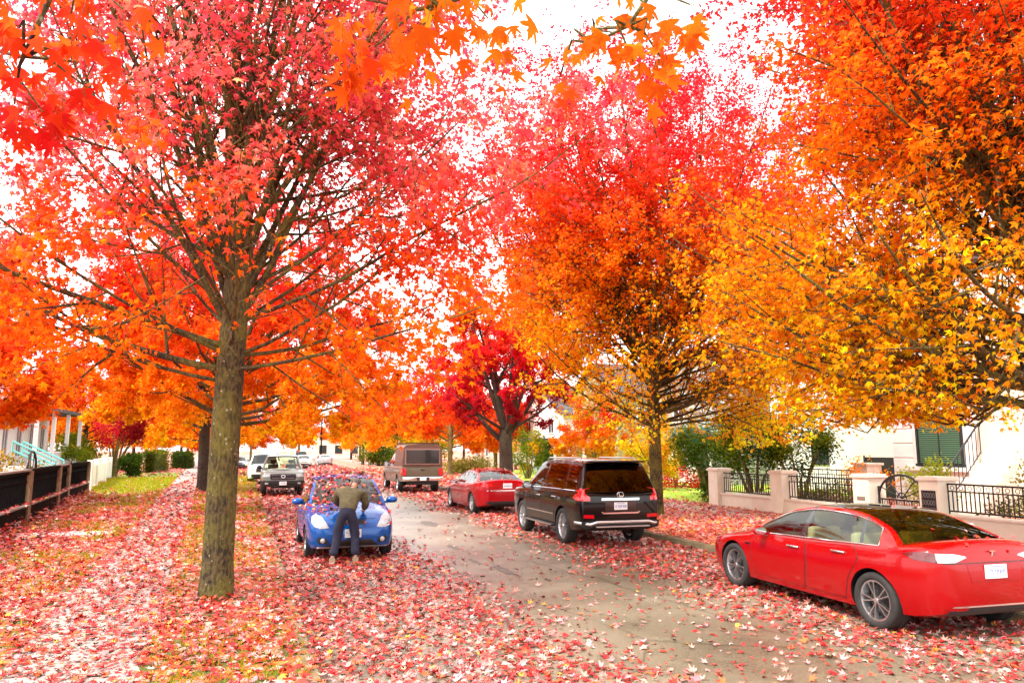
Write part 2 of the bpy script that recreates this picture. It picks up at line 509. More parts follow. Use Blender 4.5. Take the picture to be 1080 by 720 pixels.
lead = leadset(8, 62, 82, 9.0, 11.0, .085, rr) + leadset(13, 34, 58, 7.5, 9.6, .058, rr, 20) + [(0, 88, 11, .09), (175, 40, 9.5, .055), (190, 52, 10.5, .055), (160, 48, 10.5, .055), (205, 42, 9.5, .055), (0, 50, 10.5, .055), (-25, 44, 9.5, .055), (20, 58, 10.5, .055), (182, 62, 11, .055), (-5, 64, 11, .055)]
T4, g4 = make_tree('maple_tree', 'tall flame coloured maple rising behind the black SUV, red above and amber below', (11.1, 20.4, .12), 33,
    16, .195, 4.4, limbs, lead, 135000, .120, 3,
    [(0, YELLOW), (.06, AMBER), (.22, (.92, .30, .008)), (.36, ORANGE), (.50, SCARLET), (.66, RED), (1, CRIMSON)], TALL, bark=M_BARK, group=STREET_R, mincol=.07)
# right one, trunk just outside the frame
limbs = ring(26, 2.5, 5.2, 4, 52, 6.0, 6.2, .07, .05, rr, 150) + [(2.7, 170, 10, 5.6, .07), (2.8, 140, 6, 5.6, .06), (3.2, 200, 12, 5.2, .06), (3.6, 120, 10, 5.6, .06), (2.5, 105, 2, 6.4, .05), (3.3, 100, 8, 6.8, .05), (3.6, 130, 12, 6.6, .05), (3.9, 112, 16, 7.0, .05), (3.4, 145, 10, 6.6, .05), (3.8, 88, 14, 6.8, .05), (4.2, 122, 20, 7.0, .05), (3.5, 160, 12, 6.4, .05), (2.6, 85, 2, 6.6, .05), (2.7, 65, 4, 6.4, .05), (2.5, 125, 2, 6.4, .05), (2.6, 150, 0, 6.0, .05), (2.5, 95, 8, 6.4, .05), (2.7, 45, 4, 6.0, .05), (2.9, 115, 6, 6.4, .05)]
lead = leadset(9, 64, 82, 8.5, 10.5, .085, rr) + leadset(11, 40, 60, 7.0, 9.4, .07, rr, 10) + [(160, 78, 9.5, .10), (170, 46, 10.5, .08), (150, 52, 10.5, .08), (188, 50, 10, .08), (130, 48, 10, .07)]
T5, g5 = make_tree('maple_tree', 'orange maple on the right verge whose branches reach over the red car and garden wall', (11.7, 8.3, .12), 41,
    14.5, .24, 4.4, limbs, lead, 104000, .116, 3,
    [(0, (.93, .50, .012)), (.16, AMBER), (.36, ORANGE), (.52, SCARLET), (.66, RED), (1, CRIMSON)], TALL, bark=M_BARK, group=STREET_R, mincol=.09, zmin=2.55)
# the old dark red one by the red sedan
limbs = [(2.2, 150, 42, 5.0, .17), (2.5, 20, 48, 5.0, .16), (2.7, 270, 35, 4.6, .12), (2.8, 90, 40, 4.6, .12), (2.9, 200, 30, 4.6, .1), (2.9, 330, 26, 4.5, .1)]
T6, g6 = make_tree('maple_tree', 'old dark forked maple with deep red leaves standing behind the parked red sedan', (12.4, 39.5, .12), 52,
    12, .40, 3.0, limbs, leadset(8, 50, 80, 7, 9.5, .14, rr), 70000, .155, 3,
    [(0, DARKRED), (.2, CRIMSON), (.45, RED), (.7, SCARLET), (1, SCARLET)], dict(bare=(.3, .2, .12, 0)), bark=M_BARK_DARK, group=STREET_R)

# farther street trees: three kinds with their own crowns, copied down the street
def far_tree(label, loc, seed, n, stops, r0=.2, bark=None, H=1.0, zmin=2.2, group='maples far down the street'):
    limbs = ring(12, 2.2*H, 4.4*H, 10, 52, 4.4*H, 4.0*H, .07, .05, rr)
    return make_tree('maple_tree', label, loc, seed, 11*H, r0, 3.9*H, limbs, leadset(5, 58, 80, 5.0*H, 6.3*H, .08, rr), n, .24, 3, stops,
        dict(maxlvl=2, leaflvl=1, gap=(.7, .5, .3, .2), bare=(.2, .1, 0, 0)), bark=bark or M_BARK_DARK, group=group, sides=(7, 5, 3, 3), spread=.22, zmin=zmin)[0]
FA = [(0, AMBER), (.3, ORANGE), (.6, SCARLET), (1, RED)]
FB = [(0, ORANGE), (.3, SCARLET), (1, RED)]
FY = [(0, YELLOW), (.5, AMBER), (1, ORANGE)]
fa = far_tree('orange maple on the right verge with a dark trunk near the far white car', (11.9, 100, .12), 61, 17000, FA)
fy = far_tree('red orange maple in the front yard behind the dark wooden fence on the left', (-10.6, 30.5, .12), 66, 30000, FB, zmin=3.5, group='maples in the left front yards')
fb = far_tree('red orange maple on the right verge standing beyond the brown pickup', (13.4, 57, .12), 62, 22000, FB, bark=M_BARK_TAN)
fc = far_tree('amber maple in the right hand yards behind the pickup, slim tan trunk', (12.6, 78, .12), 63, 17000, FA, bark=M_BARK_TAN)
def far_copy(src, label, loc, rz, sc, group='maples far down the street'):
    c = copy_tree(src); c.location = loc; c.rotation_euler = (0, 0, rz); c.scale = (sc, sc, sc)
    c['label'] = label; c['group'] = group
    return c
far_copy(fa, 'orange maple on the left verge beyond the parked white van', (-4.6, 62, .12), 1.3, 1.0)
far_copy(fb, 'red orange maple on the left verge past the row of parked cars', (-5.2, 84, .12), 2.1, 1.05)
SAME = 'orange maple closing the far end of the street'
far_copy(fa, SAME, (-5.8, 112, .12), .5, 1.1, 'maples closing the far end of the street')
far_copy(fc, SAME, (14.5, 126, .12), 2.6, 1.1, 'maples closing the far end of the street')
for i, (x, y, s) in enumerate(((-14, 140, 1.2), (-3, 152, 1.2), (6, 158, 1.25), (16, 155, 1.25), (26, 146, 1.2), (38, 142, 1.2), (30, 118, 1.1), (22, 104, 1.05))):
    far_copy((fa, fb, fc)[i % 3], SAME, (x, y, .05), i*1.1, s, 'maples closing the far end of the street')
for i, (x, y, s) in enumerate(((-9, 97, 1.0), (-14, 92, 1.0), (-18, 104, 1.1), (-11, 118, 1.1), (-24, 98, 1.1))):
    far_copy((fb, fa, fc)[i % 3], 'orange maple in the yards beyond the clipped hedges on the left', (x, y, .05), i*1.7+.4, s, 'maples beyond the clipped hedges on the left')
far_copy(fb, 'red maple in the yards between the brick house and the pickup', (21.5, 72, .12), 4.0, 1.0)
far_copy(fa, 'orange maple in the left front yards beyond the white fence', (-13.5, 66, .12), 3.4, 1.0, 'maples in the left front yards')
far_copy(fb, 'red maple in the left front yards behind the white house', (-20.5, 74, .12), 5.2, 1.1, 'maples in the left front yards')
far_copy(fc, 'amber maple in front of the siding house behind the black SUV', (21.0, 47, .12), .9, .62)

# yellow small tree behind the SUV roof
make_tree('small_tree', 'small yellow tree behind the roof of the black SUV', (17.6, 32.5, .12), 71, 5, .08, 1.3, ring(9, .7, 1.6, 20, 55, 2.0, 1.8, .035, .03, rr),
    leadset(4, 55, 80, 2.0, 2.8, .035, rr), 9000, .12, 3, [(0, YELLOW), (.5, YELLOW), (1, AMBER)], dict(maxlvl=2, leaflvl=1), sides=(6, 4, 3, 3), bark=M_BARK_DARK)

# maple behind the photographer: its lowest boughs hang into the top of the view
def overhead():
    H_ = 2.05
    def ray(px, py, dist):
        f = 790.; a = (px-540)/f; b = (360-py)/f; pi_, w = math.atan(114/f), math.atan(255/f)
        F = math.cos(pi_)-b*math.sin(pi_); U = math.sin(pi_)+b*math.cos(pi_)
        return Vector((a*math.cos(w)+F*math.sin(w), -a*math.sin(w)+F*math.cos(w), U))*dist + Vector((0, 0, H_))
    root = thing('maple_tree', 'maple standing behind the viewer whose big orange leaves hang into the top of the view', 'tree', (.2, -3.2, .12), 0, STREET_L)
    o = Vector((.2, -3.2, .12))
    mb = MB()
    trunk = [Vector((0, 0, -.1)), Vector((.02, .02, 1)), Vector((.05, .0, 2.4)), Vector((0, .05, 3.6)), Vector((.05, 0, 5.4)), Vector((-.1, .05, 8))]
    mb.tube(trunk, [.34, .22, .2, .19, .14, .05], 16)
    P_, C_ = [], []
    tips, wt, hue = [], [], []
    rng = random.Random(77)
    def bough(path, r, twigs, fork):
        q = [trunk[3 if fork < 4 else 4].lerp(path[0], t) for t in (0, .33, .66)] + path
        mb.tube(q, [r*(1-.8*i/(len(q)-1)) for i in range(len(q))], 7)
        for (tgt, n, sd, hu) in twigs:
            k = min(range(len(q)), key=lambda i: (q[i]-tgt).length)
            mid = q[k].lerp(tgt, .5)+Vector((rng.gauss(0, .05), rng.gauss(0, .05), .06))
            mb.tube([q[k], mid, tgt], [.007, .005, .003], 5)
            for _ in range(int(n*1.6)):
                tips.append(tgt+Vector((rng.gauss(0, sd), rng.gauss(0, sd), rng.gauss(0, sd*.8)-.05))); hue.append(hu)
    R = lambda x, y, d: ray(x, y, d)-o
    # top left bough
    tw = [(R(x, y, d), n, s, h) for x, y, d, n, s, h in ((20, 30, 2.5, 15, .13, .3), (75, 15, 2.5, 12, .12, .35), (60, 75, 2.6, 12, .10, .2), (15, 110, 2.6, 14, .10, .1),
          (45, 118, 2.6, 8, .08, .05), (110, 50, 2.5, 6, .08, .3), (95, 95, 2.6, 4, .06, .25), (-60, 60, 2.6, 16, .15, .3), (30, -40, 2.6, 14, .15, .4), (130, 10, 2.6, 5, .07, .6))]
    bough([R(180, -330, 2.8), R(120, -140, 2.6), R(60, -20, 2.55), R(25, 60, 2.55)], .035, tw, 3)
    # top middle bough
    tw = [(R(x, y, d), n, s, h) for x, y, d, n, s, h in ((420, 15, 2.4, 11, .10, .7), (470, 10, 2.4, 11, .10, .8), (515, 20, 2.4, 9, .08, .9), (395, 50, 2.4, 8, .07, .55), (375, 62, 2.45, 7, .06, .5),
          (450, -40, 2.4, 12, .13, .8), (385, 0, 2.4, 7, .08, .6), (440, 32, 2.4, 5, .06, .75), (500, -20, 2.4, 8, .10, .9))]
    bough([R(470, -320, 2.7), R(455, -120, 2.5), R(462, 5, 2.4)], .03, tw, 3)
    # the little spray to the right
    tw = [(R(x, y, d), n, s, h) for x, y, d, n, s, h in ((605, 45, 2.6, 3, .05, .95), (625, 20, 2.6, 3, .04, .8), (650, 35, 2.6, 5, .06, .8), (675, 50, 2.6, 5, .06, .75), (690, 20, 2.6, 5, .06, .7),
          (668, 65, 2.6, 3, .05, .7), (728, 5, 2.6, 3, .03, .85), (590, 82, 2.7, 2, .03, .5), (700, 65, 2.6, 2, .03, .8), (668, -10, 2.6, 5, .06, .8))]
    bough([R(760, -300, 2.9), R(715, -90, 2.7), R(683, -2, 2.6), R(662, 28, 2.6), R(625, 46, 2.6)], .02, tw, 3)
    # rest of its crown above and behind, out of the view
    for i in range(9):
        a = PI+.5+i*.32 if i < 7 else 4.6+i
        p = Vector((math.cos(a)*2.6, math.sin(a)*2.2-.6, 6.0+rng.uniform(-.6, 1.2)))
        q = [trunk[3+(i % 2)], trunk[3+(i % 2)].lerp(p, .5)+Vector((0, 0, .4)), p]
        mb.tube(q, [.07, .045, .01], 6)
        for _ in range(140):
            tips.append(p+Vector((rng.gauss(0, .9), rng.gauss(-.2, .6), rng.gauss(.3, .6)))); hue.append(rng.random())
    n = len(tips); pos = np.array([t[:] for t in tips]); hu = np.array(hue)+NR.normal(0, .12, n)
    t = NR.normal(0, .42, (n, 3)); t[:, 2] -= .95
    nn = NR.normal(0, .9, (n, 3)); nn[:, 1] -= .5
    for i in range(n):
        if pos[i, 1] > 3.4 and rng.random() < .8:
            p = Vector(pos[i]); d = -Vector(t[i]).normalized()
            mb.tube([p, p+d*.03+Vector((0, 0, .008)), p+d*.055+Vector((0, 0, .03))], [.0012, .0012, .0014], 3, False)
    mb.build('trunk', M_BARK, root, smooth=60)
    col = grad([(0, (.72, .018, .016)), (.4, SCARLET), (.7, (.86, .17, .01)), (1, (.86, .26, .012))], np.clip(hu, 0, 1))*NR.uniform(.7, 1.0, (n, 1))
    link('crown', leaf_mesh('crown', pos, frames(t, nn), NR.uniform(.05, .10, n), col, 5), M_LEAF, root)
overhead()
from mathutils import noise as mnoise
# ------------------------------------------------------------------ ground
def XL(y): return .75-.027*y            # left kerb line
XRK = 8.6                                # right kerb line
KH = .12

def ramp(nt, stops, interp='LINEAR'):
    r = nt.nodes.new('ShaderNodeValToRGB'); r.color_ramp.interpolation = interp
    e = r.color_ramp.elements
    while len(e) < len(stops): e.new(.5)
    for i, (p, c) in enumerate(stops): e[i].position = p; e[i].color = (*c, 1)
    return r

def litter_ground(name, base, leafy, scale=9.0, grass=None):
    """soil / turf with a thin layer of flat wet leaves printed into it"""
    m, nt, b = new_mat(name); N = nt.nodes.new; L = nt.links.new
    tc = N('ShaderNodeTexCoord')
    v = N('ShaderNodeTexVoronoi'); v.inputs['Scale'].default_value = scale
    n0 = N('ShaderNodeTexNoise'); n0.inputs['Scale'].default_value = 16; L(tc.outputs['Object'], n0.inputs['Vector'])
    mix = N('ShaderNodeMixRGB'); mix.inputs[0].default_value = .06
    L(tc.outputs['Object'], mix.inputs[1]); L(n0.outputs['Color'], mix.inputs[2]); L(mix.outputs[0], v.inputs['Vector'])
    sp = N('ShaderNodeSeparateColor'); L(v.outputs['Color'], sp.inputs[0])
    pal = ramp(nt, [(0, (.62, .30, .24)), (.26, (.55, .05, .03)), (.46, (.66, .18, .04)), (.60, (.30, .03, .025)), (.72, (.66, .38, .30)), (.88, (.60, .10, .06))], 'CONSTANT')
    L(sp.outputs[0], pal.inputs['Fac'])
    n1 = N('ShaderNodeTexNoise'); n1.inputs['Scale'].default_value = .55; n1.inputs['Detail'].default_value = 6
    L(tc.outputs['Object'], n1.inputs['Vector'])
    gr = N('ShaderNodeTexNoise'); gr.inputs['Scale'].default_value = 45; gr.inputs['Detail'].default_value = 4
    L(tc.outputs['Object'], gr.inputs['Vector'])
    gb = ramp(nt, [(.35, tuple(c*.45 for c in base)), (.65, base)]); L(gr.outputs['Fac'], gb.inputs['Fac'])
    # leaf cell cover = cell random + large noise
    ad = N('ShaderNodeMath'); ad.operation = 'MULTIPLY_ADD'; ad.inputs[1].default_value = .55
    L(n1.outputs['Fac'], ad.inputs[0]); L(sp.outputs[1], ad.inputs[2])
    th = 1.28-leafy
    cv = ramp(nt, [(max(0, th-.02)/2, (0, 0, 0)), (th/2, (1, 1, 1))])
    hf = N('ShaderNodeMath'); hf.operation = 'MULTIPLY'; hf.inputs[1].default_value = .5
    L(ad.outputs[0], hf.inputs[0]); L(hf.outputs[0], cv.inputs['Fac'])
    mx = N('ShaderNodeMixRGB'); L(cv.outputs['Color'], mx.inputs[0]); L(gb.outputs['Color'], mx.inputs[1]); L(pal.outputs['Color'], mx.inputs[2])
    L(mx.outputs[0], b.inputs['Base Color'])
    b.inputs['Roughness'].default_value = .75
    bp = N('ShaderNodeBump'); bp.inputs['Strength'].default_value = .5; bp.inputs['Distance'].default_value = .02
    L(gr.outputs['Fac'], bp.inputs['Height']); L(bp.outputs[0], b.inputs['Normal'])
    return m

def road_material():
    m, nt, b = new_mat('worn_asphalt'); N = nt.nodes.new; L = nt.links.new
    tc = N('ShaderNodeTexCoord')
    n1 = N('ShaderNodeTexNoise'); n1.inputs['Scale'].default_value = .5; n1.inputs['Detail'].default_value = 9; n1.inputs['Roughness'].default_value = .65
    L(tc.outputs['Object'], n1.inputs['Vector'])
    r1 = ramp(nt, [(.30, (.11, .094, .062)), (.5, (.195, .17, .115)), (.70, (.28, .25, .18))]); L(n1.outputs['Fac'], r1.inputs['Fac'])
    n2 = N('ShaderNodeTexNoise'); n2.inputs['Scale'].default_value = 38; n2.inputs['Detail'].default_value = 8; n2.inputs['Roughness'].default_value = .75; L(tc.outputs['Object'], n2.inputs['Vector'])
    r2 = ramp(nt, [(.32, (.38, .38, .38)), (.68, (1.35, 1.35, 1.35))]); L(n2.outputs['Fac'], r2.inputs['Fac'])
    mu = N('ShaderNodeMixRGB'); mu.blend_type = 'MULTIPLY'; mu.inputs[0].default_value = 1
    L(r1.outputs['Color'], mu.inputs[1]); L(r2.outputs['Color'], mu.inputs[2])
    # cracks
    mp = N('ShaderNodeMapping'); mp.inputs['Scale'].default_value = (.55, .3, 1); L(tc.outputs['Object'], mp.inputs['Vector'])
    nw = N('ShaderNodeTexNoise'); nw.inputs['Scale'].default_value = 1.5; nw.inputs['Detail'].default_value = 5; L(mp.outputs[0], nw.inputs['Vector'])
    mw = N('ShaderNodeMixRGB'); mw.inputs[0].default_value = .25; L(mp.outputs[0], mw.inputs[1]); L(nw.outputs['Color'], mw.inputs[2])
    vo = N('ShaderNodeTexVoronoi'); vo.feature = 'DISTANCE_TO_EDGE'; vo.inputs['Scale'].default_value = 1.0; L(mw.outputs[0], vo.inputs['Vector'])
    rc = ramp(nt, [(.0, (.45, .45, .45)), (.009, (1, 1, 1))]); L(vo.outputs['Distance'], rc.inputs['Fac'])
    m3 = N('ShaderNodeMixRGB'); m3.blend_type = 'MULTIPLY'; m3.inputs[0].default_value = .8
    L(mu.outputs[0], m3.inputs[1]); L(rc.outputs['Color'], m3.inputs[2])
    L(m3.outputs[0], b.inputs['Base Color'])
    rr_ = ramp(nt, [(.3, (.22,)*3), (.7, (.45,)*3)]); L(n1.outputs['Fac'], rr_.inputs['Fac']); L(rr_.outputs['Color'], b.inputs['Roughness'])
    bp = N('ShaderNodeBump'); bp.inputs['Strength'].default_value = .35; bp.inputs['Distance'].default_value = .008
    L(n2.outputs['Fac'], bp.inputs['Height']); L(bp.outputs[0], b.inputs['Normal'])
    return m
M_ROAD = road_material()
M_VERGE = litter_ground('leafy_turf', (.10, .12, .015), .62)
M_VERGE_R = litter_ground('leafy_turf_orange', (.16, .10, .02), .80)
M_LAWN = mat('bright_lawn', (.24, .40, .012), .8, noise=.45, nscale=3, bump=.6, bscale=60)
M_WALK = mat('sidewalk_concrete', (.33, .29, .26), .75, noise=.14, nscale=5, bump=.15)
M_KERB = mat('kerb_concrete', (.17, .135, .07), .8, noise=.3, nscale=6, bump=.2)
M_EARTH = litter_ground('earth_and_leaves', (.09, .10, .02), .6, 4)
M_WET = mat('wet_asphalt_patch', (.085, .07, .05), .5, noise=.6, nscale=5)

def strip(name, left, right, z, m, n_sub=None):
    """flat sheet between two polylines with equal point counts"""
    mb = MB(); k = len(left)
    vs = [(x, y, z) for x, y in left]+[(x, y, z) for x, y in right]
    mb.add(vs, [(i, k+i, k+i+1, i+1) for i in range(k-1)])
    return put(mb.build(name, m), kind='structure')

YS = [-40, 0, 10, 20, 35, 60, 100, 170, 300]
mb = MB(); mb.add([(-1500, -1500, -.06), (1500, -1500, -.06), (1500, 1500, -.06), (-1500, 1500, -.06)], [(0, 1, 2, 3)])
put(mb.build('ground', M_EARTH), kind='structure')
strip('road', [(XL(y), y) for y in YS], [(XRK, y) for y in YS], 0, M_ROAD)
strip('verge', [(-90, y) for y in YS], [(XL(y)-.16, y) for y in YS], KH, M_VERGE)
strip('verge', [(XRK+.16, y) for y in YS], [(110, y) for y in YS], KH, M_VERGE_R)
def kerb(xf, side):
    mb = MB(); ys = [-40+6*i for i in range(57)]
    for a, b in zip(ys[:-1], ys[1:]):
        vs = []
        for y in (a+.006, b-.006):
            x = xf(y)
            x2 = x+.16*side
            xb = x+.03*side
            vs += [(x, y, -.05), (xb, y, KH-.012), (xb+.025*side, y, KH+.012), (x2, y, KH+.012), (x2, y, -.05)]
        mb.add(vs, [(i, i+1, 6+i, 5+i) for i in range(4)]+[(4, 3, 2, 1, 0), (5, 6, 7, 8, 9)])
    put(mb.build('kerb', M_KERB), kind='structure')
kerb(XL, -1); kerb(lambda y: XRK, 1)
SWL = lambda y: -1.55-.0745*y; SWR = lambda y: -.50-.0675*y
strip('sidewalk', [(SWL(y), y) for y in YS], [(SWR(y), y) for y in YS], KH+.004, M_WALK)
strip('sidewalk', [(12.95, y) for y in YS], [(14.5, y) for y in YS], KH+.004, M_WALK)
mb = MB(); mb.box(-5.85, -3.35, 19.55, 20.35, KH-.02, KH+.03, .01)
put(mb.build('path', mat('path_concrete', (.62, .60, .56), .7, noise=.08)), kind='structure')
# lawns: the bright one past the black fence, the strip at the trees, the yards to the right
mb = MB(); mb.add([(-7.5, 36, KH+.006), (-4.4-.35, 40, KH+.006), (-6.9, 70, KH+.006), (-12.2, 70, KH+.006), (-9.9, 56, KH+.006), (-8.4, 45, KH+.006)], [(0, 1, 2, 3, 4, 5)])
put(mb.build('lawn', M_LAWN), kind='structure')
strip('lawn', [(15.2, y) for y in (24.5, 30, 40, 60, 75)], [(29, y) for y in (24.5, 30, 40, 60, 75)], KH+.006, M_LAWN)
strip('lawn', [(SWR(y)+.3, y) for y in (41, 50, 60, 75)], [(XL(y)-.2, y) for y in (41, 50, 60, 75)], KH+.006, M_LAWN)
# wet worn patches in the asphalt
for (cx, cy, a, b, s) in ((3.95, 12.7, .13, .75, 1), (3.75, 13.9, .08, .4, 5), (4.4, 21.2, .22, 1.0, 2), (3.85, 16.0, .12, .5, 3)):
    r_ = random.Random(s); pts = []
    for i in range(46):
        t = 2*PI*i/46; k = .8+.35*mnoise.noise(Vector((2*math.cos(t), 2*math.sin(t), s*3.3)))+r_.uniform(-.16, .16)
        pts.append((cx+a*k*math.cos(t), cy+b*k*math.sin(t), .004))
    mb = MB(); mb.add(pts, [tuple(range(46))]); put(mb.build('asphalt_patch', M_WET), kind='structure')

# ------------------------------------------------------------------ fallen leaves
def vnoise(P, s, seed=0.0):
    return np.array([mnoise.noise(Vector((p[0]*s+seed, p[1]*s-seed, seed))) for p in P])

PAL = np.array([(.72, .36, .33), (.70, .25, .22), (.62, .035, .025), (.72, .14, .035), (.58, .02, .03), (.36, .02, .02), (.80, .60, .50), (.68, .085, .07), (.74, .36, .04), (.13, .055, .03)])
def litter_colors(n, w):
    w = np.array(list(w)+[0]*(len(PAL)-len(w)), float); w /= w.sum()
    c = PAL[NR.choice(len(PAL), n, p=w)]*NR.uniform(.75, 1.1, (n, 1))
    return .88*c*np.exp(NR.normal(0, .08, (n, 3)))

def litter(name, label, x0, x1, y0, y1, zf, dens, base=370, w=(14, 14, 25, 16, 13, 8, 4, 14, 3, 7), lod_near=4, y_near=13.5, group=None):
    """real single leaves lying on the ground; fewer and larger towards the distance"""
    out = []
    ys = [y0]
    while ys[-1] < y1: ys.append(ys[-1]*1.12+.2)
    for a, b in zip(ys[:-1], ys[1:]):
        ym = (a+b)/2; sc = max(1, (ym/11))**.62
        cap = base/sc**2.1
        X0 = max(x0, -.36*b-2.5); X1 = min(x1, 1.34*b+2.5)
        if X1 <= X0: continue
        n = int((X1-X0)*(b-a)*cap)
        P = np.stack([NR.uniform(X0, X1, n), NR.uniform(a, b, n)], 1)
        d = dens(P)
        P = P[NR.random(n) < d]
        out.append((P, np.full(len(P), sc)))
    P = np.concatenate([o[0] for o in out]); S = np.concatenate([o[1] for o in out]); n = len(P)
    z = zf(P)+np.abs(NR.normal(0, .012, n))+.006
    pos = np.stack([P[:, 0], P[:, 1], z], 1)
    t = NR.normal(0, 1, (n, 3)); t[:, 2] *= .16
    nn = NR.normal(0, .36, (n, 3)); nn[:, 2] = np.where(NR.random(n) < .5, 1, -1)
    size = NR.uniform(.04, .105, n)*S
    o = link(name, leaf_mesh(name, pos, frames(t, nn), size, litter_colors(n, w), 4), M_LITTER)
    put(o, label, 'leaves', kind='stuff')
    print(name, n)
    return o

def sm(a, b, x): return np.clip((x-a)/(b-a), 0, 1)
def verge_z(P):
    r2 = (P[:, 0]+.57)**2+(P[:, 1]-10.96)**2
    return KH+.004+.085*np.exp(-r2/.18)*NR.random(len(P))
def d_left(P):
    nz = vnoise(P, .55, 3.1)+.5*vnoise(P, 1.7, 9.0)
    d = np.clip(.86+.45*nz, .25, 1)
    x, y = P[:, 0], P[:, 1]
    tuft = (x > SWR(y)+.1)*sm(9.5, 13, y)                       # turf shows along the verge further on
    d = d*(1-.5*tuft*np.clip(.6+nz*1.2, 0, 1))
    near = np.exp(-((x+.4)**2+(y-9.6)**2)/14)
    d = np.maximum(d, near*.98)
    walk = (x > SWL(y))*(x < SWR(y))
    d = np.where(walk, np.maximum(d, .84)*(.93-.58*sm(24, 44, y)), d)
    lawn = (x < -4.9)*(y > 36)*(x > -12)
    d = np.where(lawn, d*.16, d)
    return d*(x < XL(y)-.02)
def d_road(P):
    x, y = P[:, 0], P[:, 1]
    nz = vnoise(P, .8, 5.5)*.5+vnoise(P, 2.4, 1.5)*.3
    e1 = 2.7+.95*np.exp(-np.clip(y-5, 0, 99)/7.0)+nz*.8           # edge of the left carpet
    e1 = np.where(y > 18, 2.2-.02*(y-18), e1)
    left = 1-sm(e1-.7, e1+.45, x)
    left *= .98-.2*np.clip(nz, 0, 1)
    e2 = 6.0+nz*.9
    right = sm(e2-.8, e2+.7, x)*.80
    mid = .10*np.exp(-np.clip(y-6, 0, 99)/6)+.012
    far = sm(28, 55, y)*.5
    return np.maximum.reduce([left, right, mid, far])*(x > XL(y)+.02)*(x < XRK)
def d_right(P):
    nz = vnoise(P, .5, 7.7)
    x, y = P[:, 0], P[:, 1]
    d = np.clip(.85+.4*nz, .2, 1)
    d = np.where((x > 15.2) & (y > 24.5), .10, d)
    return d*(x > XRK+.1)*((x < 14.95) | (y > 24.3))
litter('fallen_leaves', 'red and pale pink maple leaves covering the left verge and sidewalk', -14, .8, 4.6, 75, verge_z, d_left)
litter('fallen_leaves', 'wet maple leaves strewn over the road and thick along both gutters', -1.5, 8.6, 4.6, 95, lambda P: np.zeros(len(P)), d_road, w=(17, 16, 21, 9, 12, 8, 5, 13, 2, 8))
litter('fallen_leaves', 'orange and red maple leaves covering the right verge before the garden wall', 8.6, 29, 6, 75, verge_z, d_right, w=(14, 14, 16, 20, 8, 6, 6, 10, 12), base=260)

# grass blades standing up between the leaves
def grass():
    n = 70000
    y = 7+NR.random(n)**1.6*50
    x = NR.uniform(0, 1, n)*(5.5+.1*y)-(5.0+.1*y)+XL(y)-.2
    P = np.stack([x, y], 1)
    nz = vnoise(P, .55, 3.1)
    keep = (NR.random(n) < .35+.65*sm(12, 18, y)) & (x < XL(y)-.1) & ~((x > SWL(y)-.05) & (x < SWR(y)+.05)) & ((nz < .10) | (y > 38)) & (NR.random(n) < .8)
    keep &= ~((x+.57)**2+(y-10.96)**2 < .1)
    P = P[keep]; n = len(P)
    h = NR.uniform(.035, .085, n)*(1+P[:, 1]/45); wd = NR.uniform(.004, .008, n)*(1+P[:, 1]/16)
    az = NR.uniform(0, 2*PI, n); ln = NR.normal(0, .5, (n, 2))*h[:, None]
    V = np.zeros((n, 3, 3)); z0 = KH
    V[:, 0] = np.stack([P[:, 0]-np.cos(az)*wd, P[:, 1]-np.sin(az)*wd, np.full(n, z0)], 1)
    V[:, 1] = np.stack([P[:, 0]+np.cos(az)*wd, P[:, 1]+np.sin(az)*wd, np.full(n, z0)], 1)
    V[:, 2] = np.stack([P[:, 0]+ln[:, 0], P[:, 1]+ln[:, 1], z0+h], 1)
    me = bpy.data.meshes.new('grass')
    me.vertices.add(n*3); me.vertices.foreach_set('co', V.reshape(-1).astype(np.float32))
    me.loops.add(n*3); me.loops.foreach_set('vertex_index', np.arange(n*3).astype(np.int32))
    me.polygons.add(n); me.polygons.foreach_set('loop_start', (np.arange(n)*3).astype(np.int32))
    at = me.attributes.new('leafcol', 'FLOAT_COLOR', 'FACE')
    c = np.ones((n, 4)); u = NR.random((n, 1))
    c[:, :3] = np.array([.20, .27, .012])*(1-u)+np.array([.50, .38, .02])*u
    at.data.foreach_set('color', c.reshape(-1).astype(np.float32)); me.update()
    put(link('grass', me, M_LEAF), 'yellow green turf growing between the leaves on the left verge', 'grass', kind='stuff')
grass()
# ------------------------------------------------------------------ vehicles (local: +y is the front, x right, z up)
def paint(name, col, metal=.25, rough=.28, coat=.45, spec=.25):
    m, nt, b = new_mat(name)
    b.inputs['Specular IOR Level'].default_value = spec
    b.inputs['Base Color'].default_value = (*col, 1)
    b.inputs['Metallic'].default_value = metal; b.inputs['Roughness'].default_value = rough
    b.inputs['Coat Weight'].default_value = coat; b.inputs['Coat Roughness'].default_value = .02; b.inputs['Coat IOR'].default_value = 1.4
    n = nt.nodes.new('ShaderNodeTexNoise'); n.inputs['Scale'].default_value = 900
    r = nt.nodes.new('ShaderNodeMapRange'); r.inputs[3].default_value = max(0, rough-.06); r.inputs[4].default_value = rough+.08
    nt.links.new(n.outputs['Fac'], r.inputs[0]); nt.links.new(r.outputs[0], b.inputs['Roughness'])
    return m

